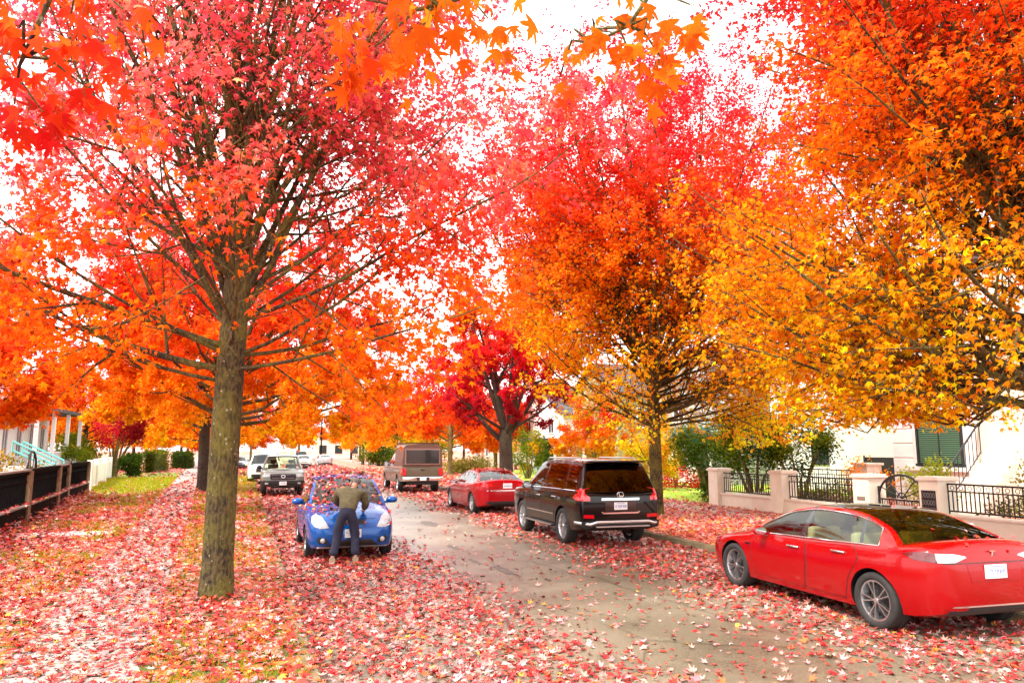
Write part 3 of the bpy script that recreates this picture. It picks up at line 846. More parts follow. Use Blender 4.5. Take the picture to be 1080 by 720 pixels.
def tyre_mesh(R, rim, tw):
    mb = MB(); h = tw/2
    mb.lathe([(rim, -h*.72), (rim+.012, -h*.92), (rim+(R-rim)*.5, -h), (R*.955, -h*.93), (R*.99, -h*.74), (R, -h*.5), (R, -.016), (R*.985, -.012), (R*.985, .012), (R, .016), (R, h*.5),
              (R*.99, h*.74), (R*.955, h*.93), (rim+(R-rim)*.5, h), (rim+.012, h*.92), (rim, h*.72)], 40, 'x', closed=True)
    return mb.mesh('tyre', 50)
def rim_mesh(rim, tw, n, double, hubr=.16, wsp=.24):
    mb = MB(); h = tw/2
    # lip and barrel
    mb.lathe([(rim*1.0, h*.72), (rim*1.03, h*.80), (rim*.95, h*.80), (rim*.90, h*.55), (rim*.88, -h*.7), (rim*1.0, -h*.72)], 40, 'x', closed=True)
    mb.lathe([(0.001, h*.80), (rim*hubr*.8, h*.78), (rim*hubr, h*.66), (rim*hubr, h*.3), (.001, h*.3)], 20, 'x')
    for k in range(n):
        for s in ((-1, 1) if double else (0,)):
            a0 = 2*PI*k/n + s*.05; a1 = 2*PI*k/n + s*(.20 if double else 0)
            w0 = rim*wsp*(.30 if double else .62); w1 = rim*wsp*(.34 if double else .5)
            p = Vector((h*.62, rim*hubr*.8*math.cos(a0), rim*hubr*.8*math.sin(a0))); q = Vector((h*.66, rim*.95*math.cos(a1), rim*.95*math.sin(a1)))
            t = (q-p).normalized(); nx = Vector((1, 0, 0)); b = t.cross(nx).normalized()
            vs = []
            for c, w in ((p, w0), (q, w1)):
                vs += [c-b*w/2-nx*.03, c+b*w/2-nx*.03, c+b*w*.32+nx*.012, c-b*w*.32+nx*.012]
            mb.add(vs, [(3, 2, 1, 0), (4, 5, 6, 7), (0, 1, 5, 4), (1, 2, 6, 5), (2, 3, 7, 6), (3, 0, 4, 7)])
    return mb.mesh('rim', 40)
def hub_mesh(rim, tw):
    mb = MB(); mb.lathe([(.001, -.03), (rim*.80, -.03), (rim*.80, -.012), (.001, -.012)], 24, 'x')
    mb.lathe([(.001, -tw*.45), (rim*.86, -tw*.45), (rim*.86, -tw*.40), (.001, -tw*.40)], 24, 'x')
    return mb.mesh('wheel', 40)

class Car:
    def __init__(s, name, label, cat, loc, rz, S, group=None):
        s.S = S; s.root = thing(name, label, cat, loc, rz, group)
        st = sorted(S['st']); s.ys = [a[0] for a in st]; s.st = st
        s.body_m = S['paint']
        s.body(); s.cabin(); s.bvh_build()
        s.wheels()
    def at(s, y, k): return pchip(s.ys, [a[k] for a in s.st], y)
    def ringpts(s, y):
        w, zb, zs, zc = (s.at(y, k) for k in (1, 2, 3, 4))
        H = zs-zb; g = s.S.get('tumble', 1.0)
        half = [(0, zb), (.80*w, zb), (w*(1-.07*g), zb+.03), (w*(1-.032*g), zb+.18*H), (w*(1-.010*g), zb+.38*H), (w, zb+.56*H), (w*(1-.004*g), zb+.70*H), (w*(1-.016*g), zb+.84*H),
                (w*(1-.036*g), zb+.945*H), (w*(1-.065*g), zs), (w*.86, zs+.32*(zc-zs)), (w*.55, zs+.80*(zc-zs)), (w*.25, zs+.96*(zc-zs)), (0, zc)]
        return half
    def body(s):
        y0, y1 = s.ys[0], s.ys[-1]
        ys = set(s.ys); n = 46
        for i in range(n+1): ys.add(y0+(y1-y0)*i/n)
        for e in (.01, .03, .06, .1, .15, .22): ys.add(y0+e); ys.add(y1-e)
        ys = sorted(ys); ys = [y for i, y in enumerate(ys) if i == 0 or y-ys[i-1] > .004]
        mb = MB(); rings = []
        for y in ys:
            h = s.ringpts(y); full = [(x, y, z) for x, z in h]+[(-x, y, z) for x, z in h[-2:0:-1]]
            rings.append(full)
        k = len(rings[0]); cab = s.S['cabin']
        vs = [v for r in rings for v in r]; fs = []; mi = []
        for i in range(len(rings)-1):
            ym = (ys[i]+ys[i+1])/2
            for j in range(k):
                j2 = (j+1) % k
                fs.append((i*k+j, i*k+j2, (i+1)*k+j2, (i+1)*k+j))
                hj = min(j, k-1-j)
                mi.append(1 if (hj >= 9 and cab[0] < ym < cab[1]) else (2 if hj == 0 else 0))
        fs.append(tuple(range(k-1, -1, -1))); mi.append(0)
        fs.append(tuple((len(rings)-1)*k+j for j in range(k))); mi.append(0)
        mb.v = vs; mb.f = fs; mb.mi = mi
        me = mb.mesh('body'); o = link('body', me, [s.body_m, s.S.get('int_m', INTERIOR), BLACKP], s.root)
        # wheel openings
        R = s.S['R']*s.S.get('arch', 1.12)
        for ya in s.S['axles']:
            cb = MB()
            for sx in (-1, 1):
                xs = s.at(ya, 1)-.30
                cb.lathe([(.001, sx*xs), (R, sx*xs), (R, sx*1.6), (.001, sx*1.6)], 40, 'x', c=(0, ya, s.S['R']*1.02))
            cm = cb.mesh('cut'); cm.materials.append(BLACKP)
            co = bpy.data.objects.new('cut', cm); COL.objects.link(co); co.parent = s.root
            md = o.modifiers.new('b', 'BOOLEAN'); md.operation = 'DIFFERENCE'; md.object = co; md.solver = 'EXACT'; md.material_mode = 'TRANSFER'
            dg = bpy.context.evaluated_depsgraph_get(); dg.update()
            nm = bpy.data.meshes.new_from_object(o.evaluated_get(dg))
            o.modifiers.clear(); old = o.data; o.data = nm; nm.name = 'body'
            bpy.data.objects.remove(co)
            bpy.data.meshes.remove(old)
        me = o.data
        me.polygons.foreach_set('use_smooth', [True]*len(me.polygons)); me.set_sharp_from_angle(angle=rad(s.S.get('sharp', 42)))
        s.bodyo = o
    def cabin(s):
        S = s.S; rail = S['rail']; n = len(rail); ti = list(range(n))
        def B(t):
            y = pchip(ti, [r[0] for r in rail], t)
            return Vector((s.at(y, 1)*(1-.065*S.get('tumble', 1))-.004, y, s.at(y, 3)-.006))
        b0, b1 = B(0), B(n-1)
        xr = [r[2] for r in rail]; zr = [r[3] for r in rail]
        xr[0], zr[0], xr[-1], zr[-1] = b0.x, b0.z, b1.x, b1.z
        yr = [r[1] for r in rail]
        def Rl(t): return Vector((pchip(ti, xr, t), pchip(ti, yr, t), pchip(ti, zr, t)))
        s.B, s.Rl = B, Rl
        wins = S['wins']
        cols = [((0, 0), None)]; marks = [(0.0, 0.0)]
        for w in wins: marks += [w[0], w[1]]
        marks.append((n-1.0, n-1.0))
        columns = []; kinds = []
        for i in range(len(marks)-1):
            a, b = marks[i], marks[i+1]; m = 9
            for k in range(m):
                u = k/m; columns.append((a[0]+(b[0]-a[0])*u, a[1]+(b[1]-a[1])*u))
                kinds.append((i-1)//2 if i % 2 == 1 else (-1 if i in (0, len(marks)-2) else -2))
        columns.append(marks[-1])
        vv = [0, S.get('v0', .06), .3, .55, .78, S.get('v1', .91), 1]
        bul = S.get('bulge', .028)
        def SP(c, v, sx):
            p = B(c[0])*(1-v)+Rl(c[1])*v; p.x += bul*4*v*(1-v)*min(1, (Rl(c[1])-B(c[0])).length*3)
            return Vector((p.x*sx, p.y, p.z))
        frame = MB(); glass = {}
        for sx in (-1, 1):
            for i in range(len(columns)-1):
                for j in range(len(vv)-1):
                    q = [SP(columns[i], vv[j], sx), SP(columns[i+1], vv[j], sx), SP(columns[i+1], vv[j+1], sx), SP(columns[i], vv[j+1], sx)]
                    isg = kinds[i] >= 0 and 1 <= j <= len(vv)-3
                    if isg: glass.setdefault((kinds[i], sx), MB()).add(q, [(0, 1, 2, 3)])
                    else:
                        frame.cur = 1 if (kinds[i] == -2 and S.get('dark_pillar')) else 0
                        frame.add(q, [(0, 1, 2, 3)])
        # top: windshield, roof, rear window
        ia, ib = S['ia'], S['ib']
        qs = [-1, -S.get('qg', .93), -.6, -.3, 0, .3, .6, S.get('qg', .93), 1]
        ts = [(n-1)*k/60 for k in range(61)]
        for t in (.1, ia, ib, ia-.06, ib+.06, n-1.08, ia+.02, ib-.02): ts.append(t)
        ts = sorted(set(ts))
        def TP(t, q):
            p = Rl(t); f = 1-q*q
            bw = S.get('bow', .10); cr = S.get('crown', .035)
            e = max(0, 1-t/ia)if t < ia else 0; e2 = max(0, (t-ib)/(n-1-ib)) if t > ib else 0
            dy = bw*f*(.35+.65*e) if t < ia else (-S.get('bow2', .08)*f*(.2+.8*e2) if t > ib else bw*.35*f*max(0, 1-(t-ia)/max(.01, ib-ia)*1.0))
            return Vector((p.x*q, p.y+dy, p.z+cr*f*(1-.8*max(e, e2))))
        ws, rw, rg = MB(), MB(), MB()
        for i in range(len(ts)-1):
            tm = (ts[i]+ts[i+1])/2
            for j in range(len(qs)-1):
                Q = [TP(ts[i], qs[j]), TP(ts[i+1], qs[j]), TP(ts[i+1], qs[j+1]), TP(ts[i], qs[j+1])]
                mid = 0 < j < len(qs)-2
                if mid and .1 < tm < ia-.06: ws.add(Q, [(0, 1, 2, 3)])
                elif mid and ib+.06 < tm < n-1.08 and not S.get('no_rear'): rw.add(Q, [(0, 1, 2, 3)])
                elif mid and S.get('glass_roof') and ia+.02 < tm < ib+.06: rg.add(Q, [(0, 1, 2, 3)])
                else:
                    frame.cur = 0; frame.add(Q, [(0, 1, 2, 3)])
        def weld(mb, name, m):
            me = mb.mesh(name); bm = bmesh.new(); bm.from_mesh(me)
            bmesh.ops.remove_doubles(bm, verts=bm.verts[:], dist=.0015)
            bmesh.ops.recalc_face_normals(bm, faces=bm.faces[:]); bm.to_mesh(me); bm.free()
            me.polygons.foreach_set('use_smooth', [True]*len(me.polygons)); me.set_sharp_from_angle(angle=rad(40))
            return link(name, me, m, s.root)
        s.glasso = []
        s.frame = weld(frame, 'roof', [S.get('roof_paint', s.body_m), BLACKG])
        s.glasso.append(weld(ws, 'windshield', S.get('glass_f', M_GLASS_CLEAR)))
        if rw.v: s.glasso.append(weld(rw, 'rear_window', S.get('glass_r', M_GLASS_CLEAR)))
        if rg.v: s.glasso.append(weld(rg, 'glass_roof', S['glass_roof']))
        for (k, sx), mb in sorted(glass.items()):
            g = S.get('glass_s', [M_GLASS_CLEAR])
            s.glasso.append(weld(mb, 'side_window', g[min(k, len(g)-1)]))
        # trim round the side glass
        if S.get('trim'):
            for sx in (-1, 1):
                tb = MB()
                a, b = wins[0][0], wins[-1][1]
                low = [(a[0]+(b[0]-a[0])*i/24, a[1]+(b[1]-a[1])*i/24) for i in range(25)]
                P = [SP(c, vv[1], sx)+Vector((.006*sx, 0, 0)) for c in low]
                tb.tube(P, .010, 6)
                if S['trim'] == 2:
                    P2 = [SP(c, vv[-2], sx)+Vector((.004*sx, 0, .004)) for c in low]
                    tb.tube([P[0]]+P2+[P[-1]], .010, 6)
                tb.build('window_trim', CHROME, s.root, 60)
        # seats, dash, wheel
        sm_ = S.get('seat_m', SEAT_DARK)
        zf = S['seat_z']
        for (x, y) in S['seats']:
            mb = MB()
            mb.box(x-.24, x+.24, y-.07, y+.07, zf-.25, zf+.30, .05)
            mb.box(x-.13, x+.13, y-.06, y+.05, zf+.34, zf+.50, .04)
            mb.box(x-.03, x+.03, y-.01, y+.01, zf+.28, zf+.36)
            mb.build('seat', sm_, s.root, 50)
        yd = S['dash']
        mb = MB(); mb.box(-.66, .66, yd-.12, yd+.30, zf-.3, zf+.06, .05); mb.build('dashboard', S.get('int_m', INTERIOR), s.root, 50)
        mb = MB(); c = Vector((-.36, yd-.24, zf+.06)); pts = []
        for i in range(21):
            a = 2*PI*i/20; pts.append(c+Vector((.18*math.cos(a), .07*math.sin(a), .165*math.sin(a))))
        mb.tube(pts, .014, 6, False); mb.tube([c+Vector((-.17, 0, 0)), c+Vector((.17, 0, 0))], .014, 5); mb.tube([c, c+Vector((0, .2, -.1))], .02, 5)
        mb.build('steering_wheel', BLACKP, s.root, 60)
    def bvh_build(s):
        vs, fs = [], []
        for o in [s.bodyo, s.frame]+s.glasso:
            b = len(vs); vs += [v.co.copy() for v in o.data.vertices]; fs += [[i+b for i in p.vertices] for p in o.data.polygons]
        s.bvh = BVHTree.FromPolygons(vs, fs)
    def wheels(s):
        S = s.S; R = S['R']; rim = R*S.get('rimk', .70); tw = S.get('tw', .225)
        t, r, h = tyre_mesh(R, rim, tw), rim_mesh(rim, tw, *S.get('spokes', (5, True))), hub_mesh(rim, tw)
        t.materials.append(RUBBER); r.materials.append(S.get('rim_m', ALLOY)); h.materials.append(BLACKP)
        for ya in S['axles']:
            for sx in (-1, 1):
                w = link('wheel', h, None, s.root); w.location = (sx*(s.at(ya, 1)*.985-tw/2-S.get('inset', .0)), ya, R)
                w.rotation_euler = (random.uniform(0, 1) if sx > 0 else -random.uniform(0, 1), 0, 0 if sx > 0 else PI)
                link('tyre', t, None, w); link('rim', r, None, w)
    # --- panels wrapped on the body
    def proj(s, view, u, v):
        o, d = {'L': (Vector((-4, u, v)), Vector((1, 0, 0))), 'R': (Vector((4, u, v)), Vector((-1, 0, 0))), 'F': (Vector((u, 6, v)), Vector((0, -1, 0))),
                'B': (Vector((u, -6, v)), Vector((0, 1, 0))), 'T': (Vector((u, v, 4)), Vector((0, 0, -1)))}[view]
        hit = s.bvh.ray_cast(o, d)
        if hit[0] is None:
            o2 = o+d*3; hit = s.bvh.find_nearest(o2)
            nrm_ = -d
            return hit[0], nrm_
        n = hit[1]
        if n.dot(d) > 0: n = -n
        return hit[0], n
    def wrap(s, name, polys, m, off=.004, thick=.014, cuts=2, parent=None, res=.07, smooth=40):
        mb = MB()
        for (view, pts, *mi) in polys:
            mb.cur = mi[0] if mi else 0
            oo = off if len(mi) < 2 else mi[1]
            P = []
            for i, a in enumerate(pts):
                b = pts[(i+1) % len(pts)]; k = max(1, int(math.dist(a, b)/res))
                for j in range(k): P.append((a[0]+(b[0]-a[0])*j/k, a[1]+(b[1]-a[1])*j/k))
            bm = bmesh.new(); vs = [bm.verts.new((p[0], p[1], 0)) for p in P]
            try: bm.faces.new(vs)
            except ValueError: bm.free(); continue
            bmesh.ops.triangulate(bm, faces=bm.faces[:], quad_method='BEAUTY', ngon_method='BEAUTY')
            if cuts: bmesh.ops.subdivide_edges(bm, edges=bm.edges[:], cuts=cuts, use_grid_fill=True)
            bm.verts.index_update()
            V = []; I = []
            for v in bm.verts:
                h, n = s.proj(view, v.co.x, v.co.y); V.append(h+n*oo); I.append(h+n*(oo-thick))
            F = [[v.index for v in f.verts] for f in bm.faces]; nv = len(V)
            for e in bm.edges:
                if len(e.link_faces) == 1: a, b = e.verts[0].index, e.verts[1].index; F.append([a, b, b+nv, a+nv])
            bm.free(); mb.add(V+I, F)
        return mb.build(name, m, parent or s.root, smooth)
    def sym(s, name, polys, m, **k):
        out = []
        for sx in (-1, 1):
            pp = []
            for (view, pts, *mi) in polys:
                if view in 'LR': pp.append(('L' if sx < 0 else 'R', pts, *mi))
                else: pp.append((view, [(x*sx, z) for x, z in pts], *mi))
            out.append(s.wrap(name, pp, m, **k))
        return out
    def door(s, pts, handle=None, hm=CHROME, hs=(.12, .012)):
        cx = sum(p[0] for p in pts)/len(pts); cz = sum(p[1] for p in pts)/len(pts)
        big = []
        for (y, z) in pts:
            d = Vector((y-cx, z-cz)); l = d.length
            big.append((y+d.x/l*.012, z+d.y/l*.012))
        for v in 'LR':
            o = s.wrap('door', [(v, big, 1, .0012), (v, pts, 0, .0035)], [s.body_m, BLACKP], thick=.003, cuts=2)
            if handle:
                y, z = handle; sx = -1 if v == 'L' else 1
                h, n = s.proj(v, y, z); mb = MB()
                x = h.x
                mb.box(x+sx*.0, x+sx*.030, y-hs[0], y+hs[0], z-hs[1], z+hs[1], .008); mb.build('handle', hm, o, 50)
    def mirror(s, y, z, x, m, size=(.11, .09, .07)):
        for sx in (-1, 1):
            bm = bmesh.new(); bmesh.ops.create_uvsphere(bm, u_segments=16, v_segments=10, radius=1)
            for v in bm.verts:
                c = v.co; k = 1 if c.y > 0 else .35
                v.co = Vector((sx*(x+.09)+c.x*size[0], y+c.y*size[1]*k, z+max(-.8, c.z)*size[2]))
            mb = MB(); mb.bm(bm); bm.free()
            mb.bar((sx*(x-.06), y-.01, z-.05), (sx*(x+.06), y, z-.02), .03, .05)
            o = mb.build('side_mirror', m, s.root, 50)
            g = MB(); g.lathe([(.001, 0), (1, 0), (1, .004), (.001, .004)], 16, 'y')
            g.v = [(sx*(x+.09)+v[0]*size[0]*.85, y-size[1]*.36+v[1]-.004, z+v[2]*size[2]*.75) for v in g.v]
            g.build('mirror_glass', CHROME, o)
    def plate(s, view, x, z, w=.305, h=.155, tilt=0):
        p, n = s.proj(view, x, z); sy = -1 if view == 'B' else 1
        y = p.y
        mb = MB(); y0 = y+sy*.006; y1 = y+sy*.016
        mb.box(x-w/2, x+w/2, min(y0, y1), max(y0, y1), z-h/2, z+h/2, .004)
        mb.cur = 1; r_ = random.Random(int(1000*z))
        for i in range(6):      # raised characters, too small to read
            gx = x-w*.36+i*w*.144
            for (a, b, c, d) in ((0, .012, 0, .058), (.022, .034, .0 if r_.random() < .6 else .03, .058), (0, .034, .048, .058), (0, .034, .022+.01*r_.random(), .034)):
                if r_.random() < .85: mb.box(gx+a-.017, gx+b-.017, y1, y1+sy*.0025, z-.036+c, z-.036+d)
        mb.box(x-w*.3, x+w*.3, y1, y1+sy*.0025, z+h*.33, z+h*.41)
        return mb.build('licence_plate', [PLATE, PLATE_INK], s.root)
    def finish(s): return s.root

PAINT_RED = paint('red_car_paint', (.28, .0003, .002), .0, .18, .5, .22)
PAINT_RED2 = paint('darker_red_car_paint', (.28, .001, .005), .0, .28)
PAINT_BLACK = paint('black_car_paint', (.004, .0025, .002), .0, .2, .6, .2)
PAINT_BLUE = paint('blue_car_paint', (.003, .078, .33), .2, .22, .6, .3)
PAINT_TAUPE = paint('taupe_truck_paint', (.13, .105, .07), .3, .3)
PAINT_GREY = paint('grey_truck_paint', (.20, .21, .19), .45, .3)
PAINT_WHITE = paint('white_car_paint', (.72, .73, .70), .0, .3)
PAINT_SILVER = paint('silver_car_paint', (.52, .54, .55), .45, .28)
PAINT_SLATE = paint('slate_car_paint', (.06, .075, .09), .35, .28)

SEDAN_ST = [(2.32, .56, .34, .56, .58), (2.27, .69, .26, .63, .65), (2.12, .82, .21, .70, .745), (1.80, .895, .18, .765, .83), (1.42, .92, .17, .82, .90), (1.08, .92, .17, .87, .955), (.98, .92, .17, .885, .78), (.40, .92, .17, .905, .78), (-.5, .922, .17, .93, .80),
            (-1.2, .928, .18, .965, .84), (-1.72, .925, .20, .995, .9), (-1.84, .915, .21, 1.0, 1.055), (-2.0, .888, .22, 1.01, 1.08), (-2.12, .852, .24, 1.015, 1.10), (-2.22, .80, .26, 1.01, 1.105), (-2.29, .735, .285, .985, 1.085), (-2.335, .665, .30, .93, 1.0), (-2.365, .59, .33, .83, .87), (-2.38, .50, .38, .70, .72)]
SEDAN_ST = [(y+.14*min(1, max(0, (-1.55-y)/.3)), w, a, b, c) for y, w, a, b, c in SEDAN_ST]
SEDAN_RAIL = [(1.05, 1.05, 0, 0), (.78, .62, .735, 1.12), (.42, .18, .645, 1.295), (-.25, -.30, .61, 1.36), (-.85, -.85, .605, 1.335), (-1.36, -1.36, .645, 1.205), (-1.72, -1.78, .73, 1.07)]

def sedan(name, label, loc, rz, pm, tesla=True, **kw):
    S = dict(st=SEDAN_ST, rail=SEDAN_RAIL, cabin=(-1.68, 1.03), ia=2, ib=4 if tesla else 4.1, axles=(1.47, -1.41), R=.334, paint=pm, tw=.235,
             wins=[((.42, .55), (2.72, 2.62)), ((2.86, 2.76), (4.62, 4.42)), ((4.74, 4.52), (5.35, 5.05))], dark_pillar=True, trim=2, seats=((-.37, .05), (.37, .05), (-.37, -.78), (.37, -.78)), seat_z=.76, dash=.75,
             glass_s=[M_GLASS_CLEAR], spokes=(5, True), rim_m=ALLOY, qg=.90)
    S.update(kw)
    return Car(name, label, 'car', loc, rz, S)

def red_sedan_near():
    c = sedan('sedan', 'glossy red sedan with a dark glass roof parked nearest on the right', (7.72, 8.70, 0), rad(-1.4), PAINT_RED, True,
              glass_roof=M_GLASS_TINT, glass_r=M_GLASS_TINT, seat_m=SEAT_PALE, rim_m=ALLOY, int_m=INT_PALE)
    c.root.scale = (1, 1, .955)
    c.wrap('rear_bumper', [('B', [(-.66, .30), (.66, .30), (.62, .35), (-.62, .35)])], BLACKP)
    c.wrap('bumper_trim', [('B', [(-.60, .385), (.60, .385), (.58, .40), (-.58, .40)])], ALLOY)
    # tail lamps : clear inner wedge, red outer part round the corner
    c.sym('tail_light', [('B', [(.36, .925), (.38, .942), (.52, .968), (.71, .975), (.715, .92), (.705, .872), (.52, .875)], 0), ('B', [(.712, .975), (.80, .985), (.80, .885), (.707, .872)], 1), ('R', [(-1.84, .945), (-1.92, .975), (-2.02, .985), (-2.075, .98), (-2.075, .885), (-1.98, .892)], 1)], [CLEARLAMP, SMOKED], off=.005)
    c.wrap('trunk_seam', [('B', [(-.66, .862), (.66, .862), (.66, .869), (-.66, .869)])], BLACKP, thick=.004)
    c.wrap('trunk_recess', [('B', [(-.34, .66), (.34, .66), (.38, .855), (-.38, .855)])], PAINT_RED2, off=.003)
    c.plate('B', 0, .765)
    # tall letter badge
    p, n = c.proj('B', 0, .965); mb = MB()
    mb.prism([(-.045, .036), (.045, .036), (.040, .022), (.012, .026), (.003, -.045), (-.003, -.045), (-.012, .026), (-.040, .022)], (0, p.y-.004, .965), (1, 0, 0), (0, -.25, .97), (0, -1, -.2), .012)
    mb.build('badge', CHROME, c.root)
    c.door([(.86, .30), (1.0, .45), (.98, .80), (.80, .865), (-.20, .895), (-.22, .60), (-.16, .28)], (.02, .80))
    c.door([(-.21, .28), (-.27, .60), (-.245, .895), (-1.12, .935), (-1.20, .80), (-1.02, .55), (-.92, .28)], (-.86, .845))
    c.mirror(.62, .955, .92, PAINT_RED)
    c.wrap('side_marker', [('L', [(1.02, .70), (1.02, .725), (1.13, .725), (1.13, .70)])], BLACKG)
    c.sym('rocker', [('R', [(1.05, .19), (1.05, .235), (-1.0, .235), (-1.0, .19)])], PAINT_RED2)
    c.sym('headlight', [('F', [(.50, .60), (.52, .66), (.80, .72), (.80, .66)])], CLEARLAMP)
    return c
CAR_NEAR = red_sedan_near()

def red_sedan_far():
    c = sedan('sedan', 'red sedan with leaves on its roof parked between the brown pickup and the black SUV', (7.28, 25.6, 0), rad(1.0), PAINT_RED2, False, spokes=(5, False), qg=.92)
    c.wrap('chrome_strip', [('B', [(-.60, .742), (.60, .742), (.60, .762), (-.60, .762)])], CHROME)
    c.sym('tail_light', [('B', [(.42, .90), (.44, .955), (.74, .97), (.75, .89), (.6, .87)]), ('R', [(-1.88, .95), (-2.06, .975), (-2.08, .89), (-1.98, .89)])], REDLAMP)
    c.plate('B', .08, .90)
    c.wrap('rear_bumper', [('B', [(-.62, .34), (.62, .34), (.60, .42), (-.60, .42)])], BLACKP)
    c.door([(.86, .30), (1.0, .45), (.98, .80), (.80, .865), (-.20, .895), (-.22, .60), (-.16, .28)], (.02, .80), PAINT_RED2)
    c.door([(-.21, .28), (-.27, .60), (-.245, .895), (-1.12, .935), (-1.20, .80), (-1.02, .55), (-.92, .28)], (-.86, .845), PAINT_RED2)
    c.mirror(.62, .955, .92, PAINT_RED2)
    c.sym('headlight', [('F', [(.50, .60), (.52, .66), (.80, .72), (.80, .66)])], CLEARLAMP)
    return c
CAR_RED2 = red_sedan_far()

SUV_ST = [(2.34, .70, .46, .78, .80), (2.30, .82, .40, .92, .95), (2.16, .90, .35, 1.04, 1.09), (1.7, .938, .31, 1.09, 1.17), (1.18, .945, .30, 1.12, 1.21), (1.05, .945, .30, 1.125, .98), (0, .945, .30, 1.14, .98), (-1.4, .945, .30, 1.15, 1.0), (-2.1, .94, .33, 1.155, 1.0), (-2.32, .92, .36, 1.155, 1.02),
          (-2.39, .905, .39, 1.15, 1.12), (-2.43, .885, .41, 1.11, 1.10), (-2.445, .87, .43, .95, .95)]
SUV_RAIL = [(1.15, 1.15, 0, 0), (.88, .76, .765, 1.45), (.55, .38, .70, 1.73), (.1, .0, .68, 1.80), (-.8, -.8, .675, 1.81), (-1.6, -1.6, .675, 1.79), (-2.08, -2.08, .685, 1.755), (-2.25, -2.20, .72, 1.62), (-2.33, -2.31, .79, 1.38), (-2.39, -2.40, .85, 1.15)]
def suv(name, label, loc, rz, pm, **kw):
    S = dict(st=SUV_ST, rail=SUV_RAIL, cabin=(-2.36, 1.12), ia=2, ib=6.1, axles=(1.42, -1.37), R=.385, paint=pm, tw=.25, arch=1.14, tumble=.75, crown=.05, bow2=.03,
             wins=[((.45, .75), (3.28, 3.2)), ((3.42, 3.34), (4.78, 4.7)), ((4.95, 4.85), (6.05, 5.95))], dark_pillar=True, trim=1, seats=((-.38, .15), (.38, .15), (-.38, -.75), (.38, -.75)), seat_z=1.12, dash=.85,
             glass_s=[M_GLASS_CLEAR, M_GLASS_DARK, M_GLASS_DARK], glass_r=M_GLASS_DARK, spokes=(6, True), rim_m=ALLOY, qg=.92, v0=.05, v1=.90)
    S.update(kw)
    return Car(name, label, 'suv', loc, rz, S)
def black_suv():
    c = suv('suv', 'black SUV with chrome trim parked in front of the tall maple on the right', (7.22, 17.25, 0), rad(-.2), PAINT_BLACK)
    c.sym('tail_light', [('B', [(.70, .98), (.70, 1.06), (.80, 1.12), (.80, 1.22), (.88, 1.22), (.90, .98)]), ('R', [(-2.05, 1.03), (-2.10, 1.09), (-2.25, 1.14), (-2.26, 1.24), (-2.375, 1.24), (-2.39, .98), (-2.2, .98)])], REDLAMP, off=.008)
    c.wrap('chrome_strip', [('B', [(-.44, .985), (.44, .985), (.44, 1.03), (-.44, 1.03)])], CHROME, off=.014)
    c.wrap('lower_strip', [('B', [(-.46, .745), (-.40, .705), (.40, .705), (.46, .745), (.44, .755), (.38, .735), (-.38, .735), (-.44, .755)])], CHROME, off=.010)
    c.wrap('plate_recess', [('B', [(-.36, .76), (.36, .76), (.36, .965), (-.36, .965)])], BLACKG, off=.003)
    c.plate('B', 0, .865)
    p, n = c.proj('B', 0, 1.10); mb = MB(); pts = []
    for i in range(25):
        a = 2*PI*i/24; pts.append(Vector((.075*math.cos(a), p.y-.012, 1.10+.055*math.sin(a))))
    mb.tube(pts, .008, 6, False); mb.bar((-.03, p.y-.012, 1.14), (-.022, p.y-.012, 1.075), .014, .012); mb.bar((-.028, p.y-.012, 1.075), (.045, p.y-.012, 1.075), .014, .012)
    mb.build('badge', CHROME, c.root, 60)
    c.sym('reflector', [('B', [(.62, .62), (.86, .63), (.85, .70), (.62, .69)])], REDLAMP, off=.008)
    c.wrap('rear_bumper', [('B', [(-.86, .44), (.86, .44), (.87, .56), (-.87, .56)])], BLACKP, off=.05, thick=.06)
    mb = MB()
    P = [Vector((-.95, -2.18, .52)), Vector((-.90, -2.40, .52)), Vector((-.74, -2.53, .50)), Vector((-.60, -2.55, .545)), (.60, -2.55, .545), (.74, -2.53, .50), (.90, -2.40, .52), (.95, -2.18, .52)]
    mb.tube(P, .035, 10); mb.tube([(-.62, -2.54, .45), (.62, -2.54, .45)], .022, 8); mb.build('guard_bar', ALLOY, c.root, 60)
    mb = MB(); mb.box(-.66, .66, -2.36, -2.10, 1.775, 1.815, .015); mb.build('spoiler', PAINT_BLACK, c.root, 50)
    for sx in (-1, 1):
        mb = MB(); mb.tube([(sx*.66, .15, 1.80), (sx*.66, .05, 1.86), (sx*.655, -1.8, 1.865), (sx*.655, -1.95, 1.79)], .02, 8); mb.build('roof_rail', ALLOY, c.root, 60)
        mb = MB(); mb.box(sx*.80, sx*.99, -.86, .92, .335, .385, .02); mb.cur = 1; mb.box(sx*.985, sx*.996, -.84, .90, .35, .372); mb.build('running_board', [BLACKP, ALLOY], c.root, 50)
    c.door([(.98, .42), (1.0, .70), (.98, 1.05), (.0, 1.085), (-.02, .45)], (.12, .98), CHROME)
    c.door([(-.06, .45), (-.05, 1.085), (-1.06, 1.095), (-1.10, .92), (-.90, .72), (-.86, .45)], (-.92, 1.0), CHROME)
    c.sym('side_moulding', [('R', [(.96, .60), (.96, .625), (-.86, .625), (-.86, .60)])], CHROME, off=.010)
    c.mirror(.75, 1.19, .93, PAINT_BLACK, (.12, .10, .10))
    c.sym('headlight', [('F', [(.52, .92), (.52, 1.0), (.84, 1.03), (.86, .90)])], CLEARLAMP)
    return c
CAR_SUV = black_suv()

